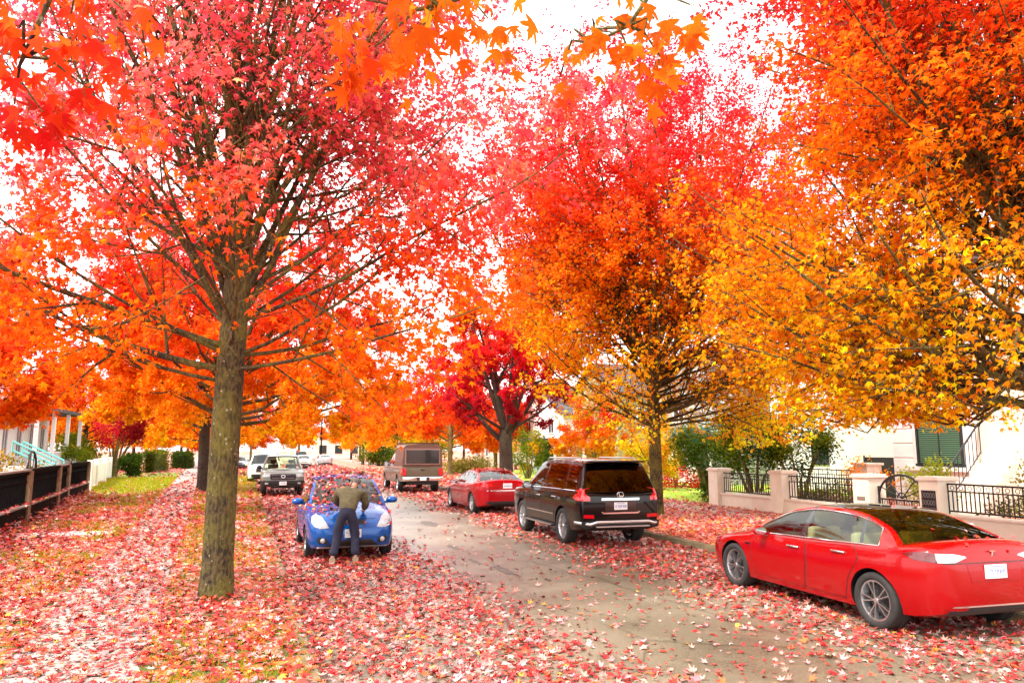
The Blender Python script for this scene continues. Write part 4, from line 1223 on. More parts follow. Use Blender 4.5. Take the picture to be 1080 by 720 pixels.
HATCH_ST = [(1.97, .48, .34, .54, .56), (1.93, .62, .27, .62, .645), (1.84, .73, .22, .69, .74), (1.62, .80, .19, .785, .87), (1.22, .838, .17, .865, .98), (.99, .845, .17, .90, 1.03), (.90, .846, .17, .905, .80), (0, .848, .17, .93, .80), (-1.2, .848, .17, .975, .84), (-1.62, .82, .22, .985, .86), (-1.74, .79, .26, .985, 1.0), (-1.80, .75, .3, .9, .92), (-1.82, .72, .34, .75, .76)]
HATCH_RAIL = [(.98, .98, 0, 0), (.70, .58, .685, 1.22), (.35, .15, .605, 1.445), (-.3, -.3, .585, 1.50), (-.9, -.95, .57, 1.485), (-1.3, -1.42, .58, 1.41), (-1.5, -1.60, .64, 1.22), (-1.72, -1.75, .73, .99)]
def blue_hatch():
    c = Car('hatchback', 'small blue hatchback being cleared of leaves, parked facing the viewer on the left', 'car', (1.56, 16.62, 0), PI+rad(1.0),
            dict(st=HATCH_ST, rail=HATCH_RAIL, cabin=(-1.70, .95), ia=2, ib=5, axles=(1.20, -1.26), R=.295, paint=PAINT_BLUE, tw=.19, tumble=1.1, bow=.15,
                 wins=[((.5, .7), (3.0, 2.9)), ((3.15, 3.05), (4.9, 4.8))], dark_pillar=True, seats=((-.36, .0), (.36, .0), (-.36, -.8), (.36, -.8)), seat_z=.95, dash=.60, spokes=(7, False), glass_s=[M_GLASS_CLEAR, M_GLASS_DARK]))
    c.sym('headlight', [('F', [(.44, .605), (.50, .70), (.56, .79), (.66, .835), (.735, .80), (.745, .70), (.70, .63), (.60, .59)])], [CLEARLAMP], off=.008)
    c.wrap('grille', [('F', [(-.20, .655), (.20, .655), (.235, .715), (.20, .735), (-.20, .735), (-.235, .715)])], BLACKP, off=.006)
    c.wrap('lower_grille', [('F', [(-.40, .285), (.40, .285), (.36, .385), (-.36, .385)])], BLACKP, off=.006)
    c.sym('fog_light_recess', [('F', [(.46, .32), (.47, .41), (.60, .45), (.66, .40), (.62, .32)])], BLACKP, off=.006)
    for sx in (-1, 1):
        p, n = c.proj('F', .55*sx, .38); mb = MB(); mb.lathe([(.001, .0), (.042, .0), (.045, .012), (.03, .022), (.001, .026)], 18, 'y', c=(p.x, p.y+.004, p.z)); mb.build('fog_light', CLEARLAMP, c.root, 60)
    c.plate('F', 0, .50)
    p, n = c.proj('F', 0, .70); mb = MB(); pts = []
    for i in range(21): a = 2*PI*i/20; pts.append(Vector((.062*math.cos(a), p.y+.014, .70+.042*math.sin(a))))
    mb.tube(pts, .007, 6, False)
    for ax, az, oz in ((.026, .040, 0), (.050, .016, .014)):
        mb.tube([Vector((ax*math.cos(2*PI*i/16), p.y+.014, .70+oz+az*math.sin(2*PI*i/16))) for i in range(17)], .005, 5, False)
    mb.build('badge', CHROME, c.root, 60)
    c.wrap('bumper_lip', [('F', [(-.66, .245), (.66, .245), (.64, .26), (-.64, .26)])], ALLOY, off=.012)
    c.wrap('hood_seam', [('F', [(-.43, .748), (.43, .748), (.43, .754), (-.43, .754)])], BLACKP, thick=.004)
    c.mirror(.62, 1.02, .86, PAINT_BLUE, (.12, .09, .075))
    c.door([(.80, .32), (.90, .5), (.86, .85), (-.10, .885), (-.12, .3)], (.0, .80), PAINT_BLUE)
    c.door([(-.15, .3), (-.14, .885), (-.90, .92), (-.98, .75), (-.82, .55), (-.75, .3)], (-.75, .84), PAINT_BLUE)
    mb = MB()
    for x0, x1, dx in ((-.45, .10, .0), (.10, .62, .0)):
        a, n1 = c.proj('T', x0, .83); b, n2 = c.proj('T', x1, .92)
        mb.tube([c.proj('T', x0+(x1-x0)*i/6, 1.0-.02*i)[0]+Vector((0, 0, .018)) for i in range(7)], .008, 5)
    mb.build('wiper', BLACKP, c.root)
    return c
CAR_BLUE = blue_hatch()

def truck_spec(W=1.0, L=1.0, Z=1.0):
    st = [(2.86, .74, .55, .96, 1.0), (2.80, .88, .50, 1.10, 1.14), (2.62, .96, .46, 1.15, 1.21), (1.9, 1.0, .45, 1.18, 1.27), (1.40, 1.0, .45, 1.20, 1.30), (1.30, 1.0, .45, 1.20, 1.05), (-.60, 1.0, .45, 1.22, 1.05), (-.72, 1.0, .45, 1.22, 1.07), (-.80, 1.0, .46, 1.23, 1.20), (-2.2, 1.0, .50, 1.25, 1.22), (-2.88, .99, .54, 1.26, 1.23), (-2.95, .975, .57, 1.25, 1.23), (-2.96, .96, .60, 1.2, 1.2)]
    rail = [(1.35, 1.35, 0, 0), (1.0, .88, .80, 1.58), (.7, .52, .73, 1.84), (.2, .1, .71, 1.905), (-.3, -.32, .705, 1.89), (-.6, -.58, .73, 1.78), (-.68, -.68, .80, 1.5), (-.72, -.74, .88, 1.22)]
    st = [(y*L, w*W, a*Z, b*Z, c*Z) for y, w, a, b, c in st]
    rail = [(y*L, y2*L, x*W, z*Z) for y, y2, x, z in rail]
    return st, rail
def pickup(name, label, loc, rz, pm, W, L, Z, **kw):
    st, rail = truck_spec(W, L, Z)
    S = dict(st=st, rail=rail, cabin=(-.66*L, 1.34*L), ia=2, ib=5, axles=(1.92*L, -1.72*L), R=.40*Z, paint=pm, tw=.26, arch=1.16, tumble=.7, sharp=35, crown=.03, bow2=.0,
             wins=[((.5, .75), (2.9, 2.8)), ((3.1, 3.0), (4.6, 4.5))], dark_pillar=False, seats=((-.40, .3), (.40, .3)), seat_z=1.15*Z, dash=1.0*L, spokes=(8, False), trim=0, glass_s=[M_GLASS_CLEAR, M_GLASS_DARK])
    S.update(kw)
    return Car(name, label, 'pickup truck', loc, rz, S)
def brown_pickup():
    c = pickup('pickup_truck', 'taupe pickup truck with a tall brown camper shell parked on the right', (7.05, 38.9, 0), rad(1.0), PAINT_TAUPE, 1.02, 1.0, 1.0, rim_m=CHROME)
    cm = mat('camper_shell_brown', (.12, .055, .04), .45, noise=.12)
    mb = MB(); prof = [(-.98, 1.26), (-.97, 1.55), (-.90, 2.16), (-.80, 2.28), (0, 2.33), (.80, 2.28), (.90, 2.16), (.97, 1.55), (.98, 1.26)]
    mb.prism(prof, (0, -2.93, 0), (1, 0, 0), (0, 0, 1), (0, 1, 0), 2.15)
    cap = mb.build('camper_shell', cm, c.root)
    mb = MB(); mb.box(-.86, .86, -2.955, -2.93, 1.34, 2.10, .01); mb.build('shell_frame', mat('pink_brown_trim', (.24, .14, .12), .5), cap)
    mb = MB(); mb.box(-.80, .80, -2.966, -2.953, 1.40, 2.04, .004); mb.build('window', BLACKG, cap)
    mb = MB()
    for sx in (-1, 1):
        mb.box(sx*.985, sx*.992, -2.6, -1.2, 1.5, 1.53)
    mb.build('moulding', mat('pink_brown_trim2', (.24, .14, .12), .5), cap)
    mb = MB()
    for y in (-2.8, -1.9, -1.0): mb.bar((-.82, y, 2.36), (.82, y, 2.36), .05, .04)
    for sx in (-1, 1): mb.bar((sx*.80, -2.85, 2.34), (sx*.80, -.9, 2.34), .05, .06)
    mb.build('roof_rack', BLACKP, cap)
    c.wrap('tailgate', [('B', [(-.76, .80), (.76, .80), (.76, 1.215), (-.76, 1.215)])], PAINT_TAUPE, off=.012)
    p, n = c.proj('B', 0, 1.1); mb = MB(); mb.box(-.10, .10, p.y-.03, p.y-.011, 1.07, 1.13, .008); mb.build('tailgate_handle', BLACKP, c.root)
    c.sym('tail_light', [('B', [(.80, .82), (.80, 1.17), (.96, 1.17), (.97, .84)]), ('R', [(-2.78, .95), (-2.72, 1.08), (-2.80, 1.17), (-2.94, 1.17), (-2.94, .85)])], REDLAMP, off=.012)
    mb = MB(); mb.box(-.98, .98, -3.10, -2.90, .58, .775, .03); mb.cur = 1; mb.box(-.30, .30, -3.108, -3.09, .60, .75); mb.build('rear_bumper', [CHROME, BLACKP], c.root, 50)
    mb = MB(); mb.box(-.155, .155, -3.118, -3.106, .605, .745, .003); mb.build('licence_plate', PLATE, c.root)
    mb = MB(); mb.box(-.7, .7, -2.9, -2.6, .40, .56); mb.tube([(-.75, -1.72, .42), (.75, -1.72, .42)], .09, 10); mb.box(-.4, .4, -2.6, 2.4, .42, .52); mb.build('chassis', BLACKP, c.root)
    c.door([(.98, .55), (1.28, .70), (1.28, 1.12), (.10, 1.15), (.10, .55)], (.25, 1.05), BLACKP)
    c.door([(.06, .55), (.06, 1.15), (-.62, 1.17), (-.62, .55)], (-.5, 1.07), BLACKP)
    c.mirror(1.0, 1.32, 1.0, BLACKP, (.13, .10, .14))
    c.sym('headlight', [('F', [(.55, .92), (.55, 1.06), (.84, 1.06), (.86, .92)])], CLEARLAMP)
    return c
brown_pickup()
def grey_pickup():
    c = pickup('pickup_truck', 'grey pickup truck with a black grille facing the viewer behind the blue hatchback', (.68, 37.7, 0), PI+rad(.5), PAINT_GREY, .95, .92, .94)
    c.wrap('grille', [('F', [(-.52, .74), (.52, .74), (.56, .88), (.50, .985), (-.50, .985), (-.56, .88)])], BLACKP, off=.02)
    p, n = c.proj('F', 0, .9); mb = MB(); mb.tube([Vector((.085*math.cos(2*PI*i/20), p.y+.03, .88+.06*math.sin(2*PI*i/20))) for i in range(21)], .012, 6, False)
    for z in (.80, .95): mb.bar((-.46, p.y+.024, z), (.46, p.y+.024, z), .012, .02)
    mb.build('grille_badge', CHROME, c.root)
    c.sym('headlight', [('F', [(.56, .86), (.55, .98), (.80, .985), (.86, .93), (.86, .86)])], CLEARLAMP, off=.02)
    c.wrap('front_bumper', [('F', [(-.88, .47), (.88, .47), (.88, .70), (-.88, .70)])], BLACKP, off=.05, thick=.06)
    c.wrap('skid_plate', [('F', [(-.5, .44), (.5, .44), (.45, .50), (-.45, .50)])], BLACKP, off=.07, thick=.06)
    c.sym('fog_light', [('F', [(.62, .56), (.62, .62), (.74, .62), (.74, .56)])], CLEARLAMP, off=.06)
    c.plate('F', 0, .585).location.y += .055
    c.wrap('hood_scoop', [('T', [(-.30, 1.9), (.30, 1.9), (.26, 2.3), (-.26, 2.3)])], PAINT_GREY, off=.03, thick=.04)
    c.mirror(.95, 1.25, .93, BLACKP, (.12, .09, .10))
    c.door([(.9, .52), (1.18, .66), (1.18, 1.05), (.10, 1.08), (.10, .52)], (.25, 1.0), BLACKP)
    mb = MB(); mb.box(-.4, .4, -2.4, 2.3, .38, .48); mb.build('chassis', BLACKP, c.root)
    return c
grey_pickup()

def white_suv_left():
    c = suv('suv', 'white SUV mostly hidden behind the grey pickup on the left', (-.15, 49.6, 0), PI, PAINT_WHITE)
    c.wrap('grille', [('F', [(-.45, .75), (.45, .75), (.45, .96), (-.45, .96)])], BLACKP, off=.012)
    c.sym('headlight', [('F', [(.52, .86), (.52, .98), (.84, 1.0), (.86, .86)])], CLEARLAMP, off=.012)
    c.wrap('front_bumper', [('F', [(-.7, .46), (.7, .46), (.7, .62), (-.7, .62)])], BLACKP, off=.02)
    c.mirror(.75, 1.19, .93, PAINT_WHITE, (.12, .10, .10))
    return c
white_suv_left()
def far_sedan(label, loc, rz, pm):
    c = sedan('sedan', label, loc, rz, pm, False, trim=0)
    c.sym('tail_light', [('B', [(.40, .90), (.42, .955), (.74, .97), (.75, .88)])], REDLAMP)
    c.sym('headlight', [('F', [(.50, .60), (.52, .68), (.80, .73), (.80, .64)])], CLEARLAMP)
    c.wrap('grille', [('F', [(-.40, .45), (.40, .45), (.42, .56), (-.42, .56)])], BLACKP, off=.006)
    c.plate('B', 0, .78); c.mirror(.62, .955, .92, pm)
    return c
far_sedan('silver sedan seen from behind at the far end of the right kerb', (7.1, 103, 0), rad(4), PAINT_SILVER)
far_sedan('white car parked facing the viewer just left of the far silver sedan', (4.4, 100, 0), PI, PAINT_WHITE)
c_ = suv('suv', 'slate coloured SUV in the distance behind the far white car', (4.7, 118, 0), 0, PAINT_SLATE)
c_.sym('tail_light', [('B', [(.70, .98), (.70, 1.06), (.88, 1.12), (.90, .98)])], REDLAMP)
c_ = suv('suv', 'white van-like SUV whose roof shows above the grey pickup on the left', (.2, 66, 0), PI, PAINT_WHITE)
c_.sym('headlight', [('F', [(.52, .86), (.52, .98), (.84, 1.0), (.86, .86)])], CLEARLAMP, off=.012)
far_sedan('slate grey car far down the left side next to the white SUV', (-2.9, 84, 0), PI, PAINT_SLATE)

# leaves lying on cars
def leaves_on(car, label, n, dens, size=(.05, .10), w=(14, 12, 22, 16, 14, 12, 6, 14, 6)):
    M = car.root.matrix_basis
    P, T, Nn = [], [], []
    S = car.S; y0, y1 = car.ys[0], car.ys[-1]
    while len(P) < n:
        x = random.uniform(-.85, .85); y = random.uniform(y0, y1)
        if random.random() > dens(x, y): continue
        h = car.bvh.ray_cast(Vector((x, y, 4)), Vector((0, 0, -1)))
        if h[0] is None: continue
        nn = h[1] if h[1].z > 0 else -h[1]
        if nn.z < .3: continue
        P.append(M @ (h[0]+nn*random.uniform(.006, .025))); Nn.append((M.to_3x3() @ nn))
    pos = np.array([p[:] for p in P]); nn = np.array([p[:] for p in Nn])+NR.normal(0, .22, (n, 3))
    t = NR.normal(0, 1, (n, 3))
    put(link('fallen_leaves', leaf_mesh('fallen_leaves', pos, frames(t, nn), NR.uniform(*size, n), litter_colors(n, w), 4), M_LITTER), label, 'leaves', kind='stuff')
leaves_on(CAR_BLUE, 'wet leaves stuck over the windshield, roof and hood of the blue hatchback', 900,
          lambda x, y: (1.0 if (.15 < y < 1.05 and x > -.12) else .22 if (.15 < y < 1.05) else .7 if y < .15 and y > -1 else (.55 if x > .1 and y < 1.6 else .06)), w=(8, 8, 10, 7, 14, 26, 4, 10, 5, 30))
leaves_on(CAR_RED2, 'leaves lying on the roof and trunk of the red sedan behind the black SUV', 260, lambda x, y: 1.0 if -1.0 < y < .3 else .18)
leaves_on(CAR_NEAR, 'few leaves resting on the glass roof and trunk of the nearest red sedan', 46, lambda x, y: 1.0 if y < -1.5 else .25, size=(.045, .08))
# ------------------------------------------------------------------ the man bent over the hood
def skin_mesh(name, verts, edges, radii, root, sub=2):
    me = bpy.data.meshes.new(name); me.from_pydata(verts, edges, []); o = bpy.data.objects.new(name, me); COL.objects.link(o)
    md = o.modifiers.new('skin', 'SKIN'); md.use_smooth_shade = True; md.branch_smoothing = .6
    for i, v in enumerate(me.skin_vertices[0].data):
        r = radii[i]; v.radius = r if isinstance(r, tuple) else (r, r); v.use_root = (i == root)
    s = o.modifiers.new('sub', 'SUBSURF'); s.levels = sub; s.render_levels = sub
    dg = bpy.context.evaluated_depsgraph_get(); dg.update()
    nm = bpy.data.meshes.new_from_object(o.evaluated_get(dg)); nm.name = name
    bpy.data.objects.remove(o); bpy.data.meshes.remove(me)
    nm.polygons.foreach_set('use_smooth', [True]*len(nm.polygons))
    return nm
def crumple(me, amp, sc):
    for v in me.vertices:
        n = v.normal; v.co += n*amp*mnoise.noise(v.co*sc)
def man():
    root = thing('person', 'person in olive jacket and dark jeans bent over the hood of the blue hatchback', 'person', (1.40, 14.32, .0), rad(-4))
    J = dict(pel=(.04, .08, .93), sp=(.06, .17, 1.08), ch=(.105, .36, 1.22), nb=(.145, .48, 1.315), nk=(.175, .56, 1.365), hd=(.20, .65, 1.40), ht=(.21, .72, 1.41),
             ls=(-.09, .43, 1.28), le=(-.17, .60, 1.07), lh=(-.02, .86, 1.00), rs=(.31, .44, 1.24), re=(.40, .50, 1.03), rh=(.37, .74, .90),
             lhip=(-.065, .07, .87), lk=(-.12, .11, .49), la=(-.20, -.02, .10), lf=(-.20, .0, .055), lt=(-.22, .15, .045), rhip=(.145, .07, .87), rk=(.20, .13, .49), ra=(.215, .03, .10), rf=(.215, .05, .055), rt=(.235, .20, .045))
    K = list(J); V = [J[k] for k in K]; ix = {k: i for i, k in enumerate(K)}
    E = [(ix[a], ix[b]) for a, b in (('pel', 'sp'), ('sp', 'ch'), ('ch', 'nb'), ('nb', 'nk'), ('nk', 'hd'), ('hd', 'ht'), ('ch', 'ls'), ('ls', 'le'), ('le', 'lh'), ('ch', 'rs'), ('rs', 're'), ('re', 'rh'),
         ('pel', 'lhip'), ('lhip', 'lk'), ('lk', 'la'), ('la', 'lf'), ('lf', 'lt'), ('pel', 'rhip'), ('rhip', 'rk'), ('rk', 'ra'), ('ra', 'rf'), ('rf', 'rt'))]
    Rr = dict(pel=.125, sp=.125, ch=.145, nb=.085, nk=.055, hd=.085, ht=.062, ls=.07, le=.045, lh=.03, rs=.05, re=.045, rh=.03, lhip=.085, lk=.058, la=.04, lf=.04, lt=.03, rhip=.085, rk=.058, ra=.04, rf=.04, rt=.03)
    me = skin_mesh('body', V, E, [Rr[k]*(.45 if k in ('pel','sp','ch','ls','rs','le','re','lhip','rhip','lk','rk') else .9) for k in K], 0)
    # head features, ears and hands joined into the one body mesh
    mb = MB(); mb.v = [tuple(v.co) for v in me.vertices]; mb.f = [list(p.vertices) for p in me.polygons]; mb.mi = [0]*len(mb.f)
    hc = Vector(J['hd'])
    for sx in (-1, 1):
        mb.tube([hc+Vector((sx*.078, .0, .0)), hc+Vector((sx*.094, -.01, .01)), hc+Vector((sx*.092, -.015, .03))], [.02, .026, .012], 8)
        mb.tube([hc+Vector((sx*.032, .055, -.062)), hc+Vector((sx*.032, .06, -.072))], [.014, .010], 8)
    mb.tube([hc+Vector((0, .05, -.07)), hc+Vector((0, .04, -.105)), hc+Vector((0, .02, -.095))], [.012, .017, .01], 8)
    mb.tube([hc+Vector((-.028, -.005, -.088)), hc+Vector((.028, -.005, -.088))], .009, 6)
    for h, e in (('lh', 'le'), ('rh', 're')):
        p = Vector(J[h]); d = (p-Vector(J[e])).normalized(); side = d.cross(Vector((0, 0, 1))).normalized(); dn = side.cross(d).normalized()
        if dn.z > 0: dn = -dn
        mb.tube([p, p+d*.05, p+d*.09], [.032, .042, .034], 10)
        for i, L in enumerate((.070, .082, .076, .060)):
            b = p+d*.085+side*(-.03+.02*i)
            mb.tube([b-d*.02, b+d*L*.45, b+d*L*.8+dn*.012, b+d*L+dn*.03], [.0095, .009, .008, .006], 7)
        b = p+d*.03+side*(-.038 if h == 'rh' else .038)
        sg = -1 if h == 'rh' else 1
        mb.tube([b, b+d*.03+side*.022*sg, b+d*.06+side*.02*sg+dn*.012], [.013, .011, .008], 7)
    mb.build('body', mat('skin', (.42, .22, .15), .5), root, 60)
    # hair
    bm = bmesh.new(); bmesh.ops.create_uvsphere(bm, u_segments=20, v_segments=14, radius=1)
    for v in bm.verts:
        c = v.co; k = 1+.05*mnoise.noise(c*5)
        v.co = hc+Vector((.012+c.x*.098*k, .035+c.y*.115*k, .026+max(c.z, -.35)*.088*k))
    m2 = MB(); m2.bm(bm); bm.free(); m2.build('hair', mat('grey_brown_hair', (.10, .085, .07), .8, noise=.4, nscale=60), root, 60)
    # jacket
    ks = ['sp0', 'sp', 'ch', 'nb', 'ls', 'lm', 'le', 'lw', 'rs', 'rm', 're', 'rw']
    Q = dict(J); Q['sp0'] = (.042, .045, .86); Q['lm'] = tuple(Vector(J['ls']).lerp(Vector(J['le']), .5)); Q['rm'] = tuple(Vector(J['rs']).lerp(Vector(J['re']), .5)); Q['ls'] = (-.12, .43, 1.27); Q['rs'] = (.335, .44, 1.23); Q['lw'] = tuple(Vector(J['le']).lerp(Vector(J['lh']), .85)); Q['rw'] = tuple(Vector(J['re']).lerp(Vector(J['rh']), .85))
    ix = {k: i for i, k in enumerate(ks)}
    E = [(ix[a], ix[b]) for a, b in (('sp0', 'sp'), ('sp', 'ch'), ('ch', 'nb'), ('ch', 'ls'), ('ls', 'lm'), ('lm', 'le'), ('le', 'lw'), ('ch', 'rs'), ('rs', 'rm'), ('rm', 're'), ('re', 'rw'))]
    Rj = dict(sp0=(.20, .175), sp=(.20, .165), ch=(.185, .165), nb=.10, ls=.10, lm=.092, le=.08, lw=.058, rs=.10, rm=.092, re=.08, rw=.058)
    jm = skin_mesh('jacket', [Q[k] for k in ks], E, [Rj[k] for k in ks], 0); crumple(jm, .022, 9)
    link('jacket', jm, mat('olive_jacket', (.10, .082, .036), .85, noise=.25, nscale=14, bump=.4, bscale=26), root)
    # jeans
    ks = ['pel', 'lhip', 'lk', 'la', 'rhip', 'rk', 'ra', 'w']
    Q = dict(J); Q['w'] = (.045, .11, 1.0); Q['la'] = (-.197, -.02, .12); Q['ra'] = (.212, .03, .12)
    ix = {k: i for i, k in enumerate(ks)}
    E = [(ix[a], ix[b]) for a, b in (('w', 'pel'), ('pel', 'lhip'), ('lhip', 'lk'), ('lk', 'la'), ('pel', 'rhip'), ('rhip', 'rk'), ('rk', 'ra'))]
    Rt = dict(w=(.15, .125), pel=(.165, .14), lhip=.122, lk=.088, la=.082, rhip=.122, rk=.088, ra=.082)
    jm = skin_mesh('jeans', [Q[k] for k in ks], E, [Rt[k] for k in ks], 0); crumple(jm, .016, 11)
    link('jeans', jm, mat('dark_denim', (.010, .012, .035), .8, noise=.3, nscale=30), root)
    for x, y in ((-.20, -.02), (.215, .03)):
        mb = MB()
        mb.box(x-.052, x+.052, y-.10, y+.20, .004, .030, .008); mb.tube([(x, y-.055, .075), (x-.003, y+.04, .07), (x-.008, y+.13, .05), (x-.01, y+.185, .042)], [.055, .055, .045, .03], 10)
        mb.build('shoe', mat('tan_shoe', (.30, .22, .14), .7), root, 50)
man()
# ------------------------------------------------------------------ walls, fences, houses, shrubs
IRON = mat('black_iron', (.010, .010, .011), .4)
STUCCO = mat('cream_stucco', (.78, .75, .62), .85, noise=.06, nscale=3, bump=.12, bscale=80)
STUCCO_CAP = mat('pale_cap_stone', (.72, .64, .54), .8, noise=.06)
G0 = KH

def iron_panel(mb, x, y0, y1, z0, z1, gap=.115):
    """railing panel along y: two rails, balusters and a row of ornament"""
    mb.box(x-.025, x+.025, y0, y1, z1-.04, z1); mb.box(x-.02, x+.02, y0, y1, z1-.20, z1-.17); mb.box(x-.02, x+.02, y0, y1, z0+.05, z0+.085)
    n = max(2, round((y1-y0)/gap))
    for i in range(n+1):
        y = y0+(y1-y0)*i/n
        mb.box(x-.011, x+.011, y-.011, y+.011, z0+.085 if 0 < i < n else z0, z1-.17 if i % 2 else z1-.04)
        if i < n and i % 2 == 0:
            c = Vector((x, y+(y1-y0)/n, z1-.105)); mb.tube([c+Vector((0, .05*math.cos(2*PI*k/10), .05*math.sin(2*PI*k/10))) for k in range(11)], .008, 5, False)

fence = thing('garden_wall', 'cream stucco garden wall with pillars and black iron railings behind the near red sedan', 'wall', (15.15, 18, G0))
FX = 0.0
def pillar(y, w=.56, h=1.20):
    mb = MB(); mb.box(-w/2, w/2, y-w/2, y+w/2, -.1, h, .01); mb.build('pillar', STUCCO, fence)
    mb = MB(); mb.box(-w/2-.05, w/2+.05, y-w/2-.05, y+w/2+.05, h+.002, h+.06, .012); mb.box(-w/2-.02, w/2+.02, y-w/2-.02, y+w/2+.02, h+.0605, h+.10, .012); mb.build('pillar_cap', STUCCO_CAP, fence)
PY = [23.2-18, 19.75-18, 16.25-18, 14.1-18, 9.6-18, 5.2-18]
for y in PY: pillar(y)
mb = MB(); mb.box(-.292, -.281, PY[2]-.14, PY[2]+.14, .62, .72, .004); mb.build('mail_slot', mat('mail_slot_metal', (.35, .30, .25), .4, .6), fence)
mb = MB(); mb.box(-.300, -.281, PY[3]-.20, PY[3]+.20, .42, .98, .004)
mb.cur = 1
for r in range(3):
    for i in range(5):
        yy = PY[3]+.155-i*.0775; zz = .87-r*.17
        mb.tube([(-.305, yy+.03*math.cos(t*PI/4), zz+.055*math.sin(t*PI/4)) for t in range(9)], .007, 4, False)
mb.build('plaque', [IRON, mat('plaque_grey', (.22, .22, .22), .5)], fence)
for a, b in ((0, 1), (1, 2), (3, 4), (4, 5)):
    y1, y0 = PY[a]-.281, PY[b]+.281
    mb = MB(); mb.box(-.16, .16, y0, y1, -.1, .40, .004); mb.build('low_wall', STUCCO, fence)
    mb = MB(); mb.box(-.21, .21, y0, y1, .4025, .455, .01); mb.build('coping', STUCCO_CAP, fence)
    mb = MB(); iron_panel(mb, 0, y0+.01, y1-.01, .458, 1.16); mb.build('railing', IRON, fence)
# return of the wall at its far end
mb = MB(); mb.box(.285, 4.6, PY[0]-.12, PY[0]+.12, -.1, .42); mb.build('low_wall', STUCCO, fence)

gate = thing('garden_gate', 'arched black iron gate with wheel spokes between two cream pillars', 'gate', (15.15, 15.18, G0))
y0, y1 = -.76, .76; mb = MB()
iron_panel(mb, 0, y0, y1, .04, .70, .12)
mb.box(-.022, .022, y0, y0+.045, .0, 1.0); mb.box(-.022, .022, y1-.045, y1, .0, 1.0); mb.build('gate_panel', IRON, gate)
mb = MB(); arc = [Vector((0, (y1-.02)*math.cos(PI*i/20), .72+.58*math.sin(PI*i/20))) for i in range(21)]
mb.tube(arc, .028, 8)
for i in (3, 6, 10, 14, 17): mb.tube([(0, 0, .72), arc[i]], .014, 6)
mb.tube([(0, .14*math.cos(PI*i/12), .72+.14*math.sin(PI*i/12)) for i in range(13)], .018, 6); mb.build('gate_arch', IRON, gate)

inner = thing('iron_fence', 'second black iron fence with a white pillar inside the garden', 'fence', (19, 22.6, G0))
mb = MB(); iron_panel(mb, 0, -1.9, 2.8, .35, 1.25); mb.build('railing', IRON, inner)
mb = MB(); mb.box(-.12, .12, -1.9, 2.8, -.1, .345); mb.build('low_wall', STUCCO_CAP, inner)
mb = MB(); mb.box(-.3, .3, -2.5, -1.9, -.1, 1.42, .01); mb.box(-.36, .36, -2.56, -1.84, 1.4225, 1.5, .01); mb.build('pillar', STUCCO_CAP, inner)

# --- houses
WHITEWALL = mat('white_render', (.80, .78, .74), .85, noise=.05, nscale=1.5, bump=.05)
CREAMWALL = mat('cream_render', (.70, .65, .52), .85, noise=.07, nscale=1.2, bump=.05)
DARKROOF = mat('dark_shingle', (.06, .055, .06), .8, noise=.35, nscale=12)
DARKFRAME = mat('dark_window_frame', (.02, .022, .024), .5)
WHITEFRAME = mat('white_window_frame', (.78, .78, .76), .5)
WINGLASS = mat('window_glass', (.03, .045, .05), .06, spec=.8)
BLIND = mat('green_blind', (.05, .12, .055), .6)
OPENING_DARK = mat('dark_garage_opening', (.012, .011, .010), .6)

def siding(name, col):
    m, nt, b = new_mat(name); N = nt.nodes.new; L = nt.links.new
    tc = N('ShaderNodeTexCoord'); wv = N('ShaderNodeTexWave'); wv.bands_direction = 'Z'; wv.inputs['Scale'].default_value = 1.6; wv.wave_profile = 'SAW'
    L(tc.outputs['Object'], wv.inputs['Vector'])
    bp = N('ShaderNodeBump'); bp.inputs['Strength'].default_value = .8; bp.inputs['Distance'].default_value = .03
    L(wv.outputs['Fac'], bp.inputs['Height']); L(bp.outputs[0], b.inputs['Normal'])
    n = N('ShaderNodeTexNoise'); n.inputs['Scale'].default_value = 2; L(tc.outputs['Object'], n.inputs['Vector'])
    r = ramp(nt, [(.3, tuple(c*.88 for c in col)), (.7, col)]); L(n.outputs['Fac'], r.inputs['Fac']); L(r.outputs['Color'], b.inputs['Base Color'])
    b.inputs['Roughness'].default_value = .7
    return m
def brick(name, col, mort):
    m, nt, b = new_mat(name); N = nt.nodes.new; L = nt.links.new
    tc = N('ShaderNodeTexCoord'); mp = N('ShaderNodeMapping'); mp.inputs['Rotation'].default_value = (PI/2, 0, PI/2); L(tc.outputs['Object'], mp.inputs[0])
    t = N('ShaderNodeTexBrick'); t.inputs['Scale'].default_value = 4.5; t.inputs['Color1'].default_value = (*col, 1); t.inputs['Color2'].default_value = (*[c*.7 for c in col], 1); t.inputs['Mortar'].default_value = (*mort, 1)
    L(mp.outputs[0], t.inputs['Vector']); L(t.outputs['Color'], b.inputs['Base Color']); b.inputs['Roughness'].default_value = .85
    return m
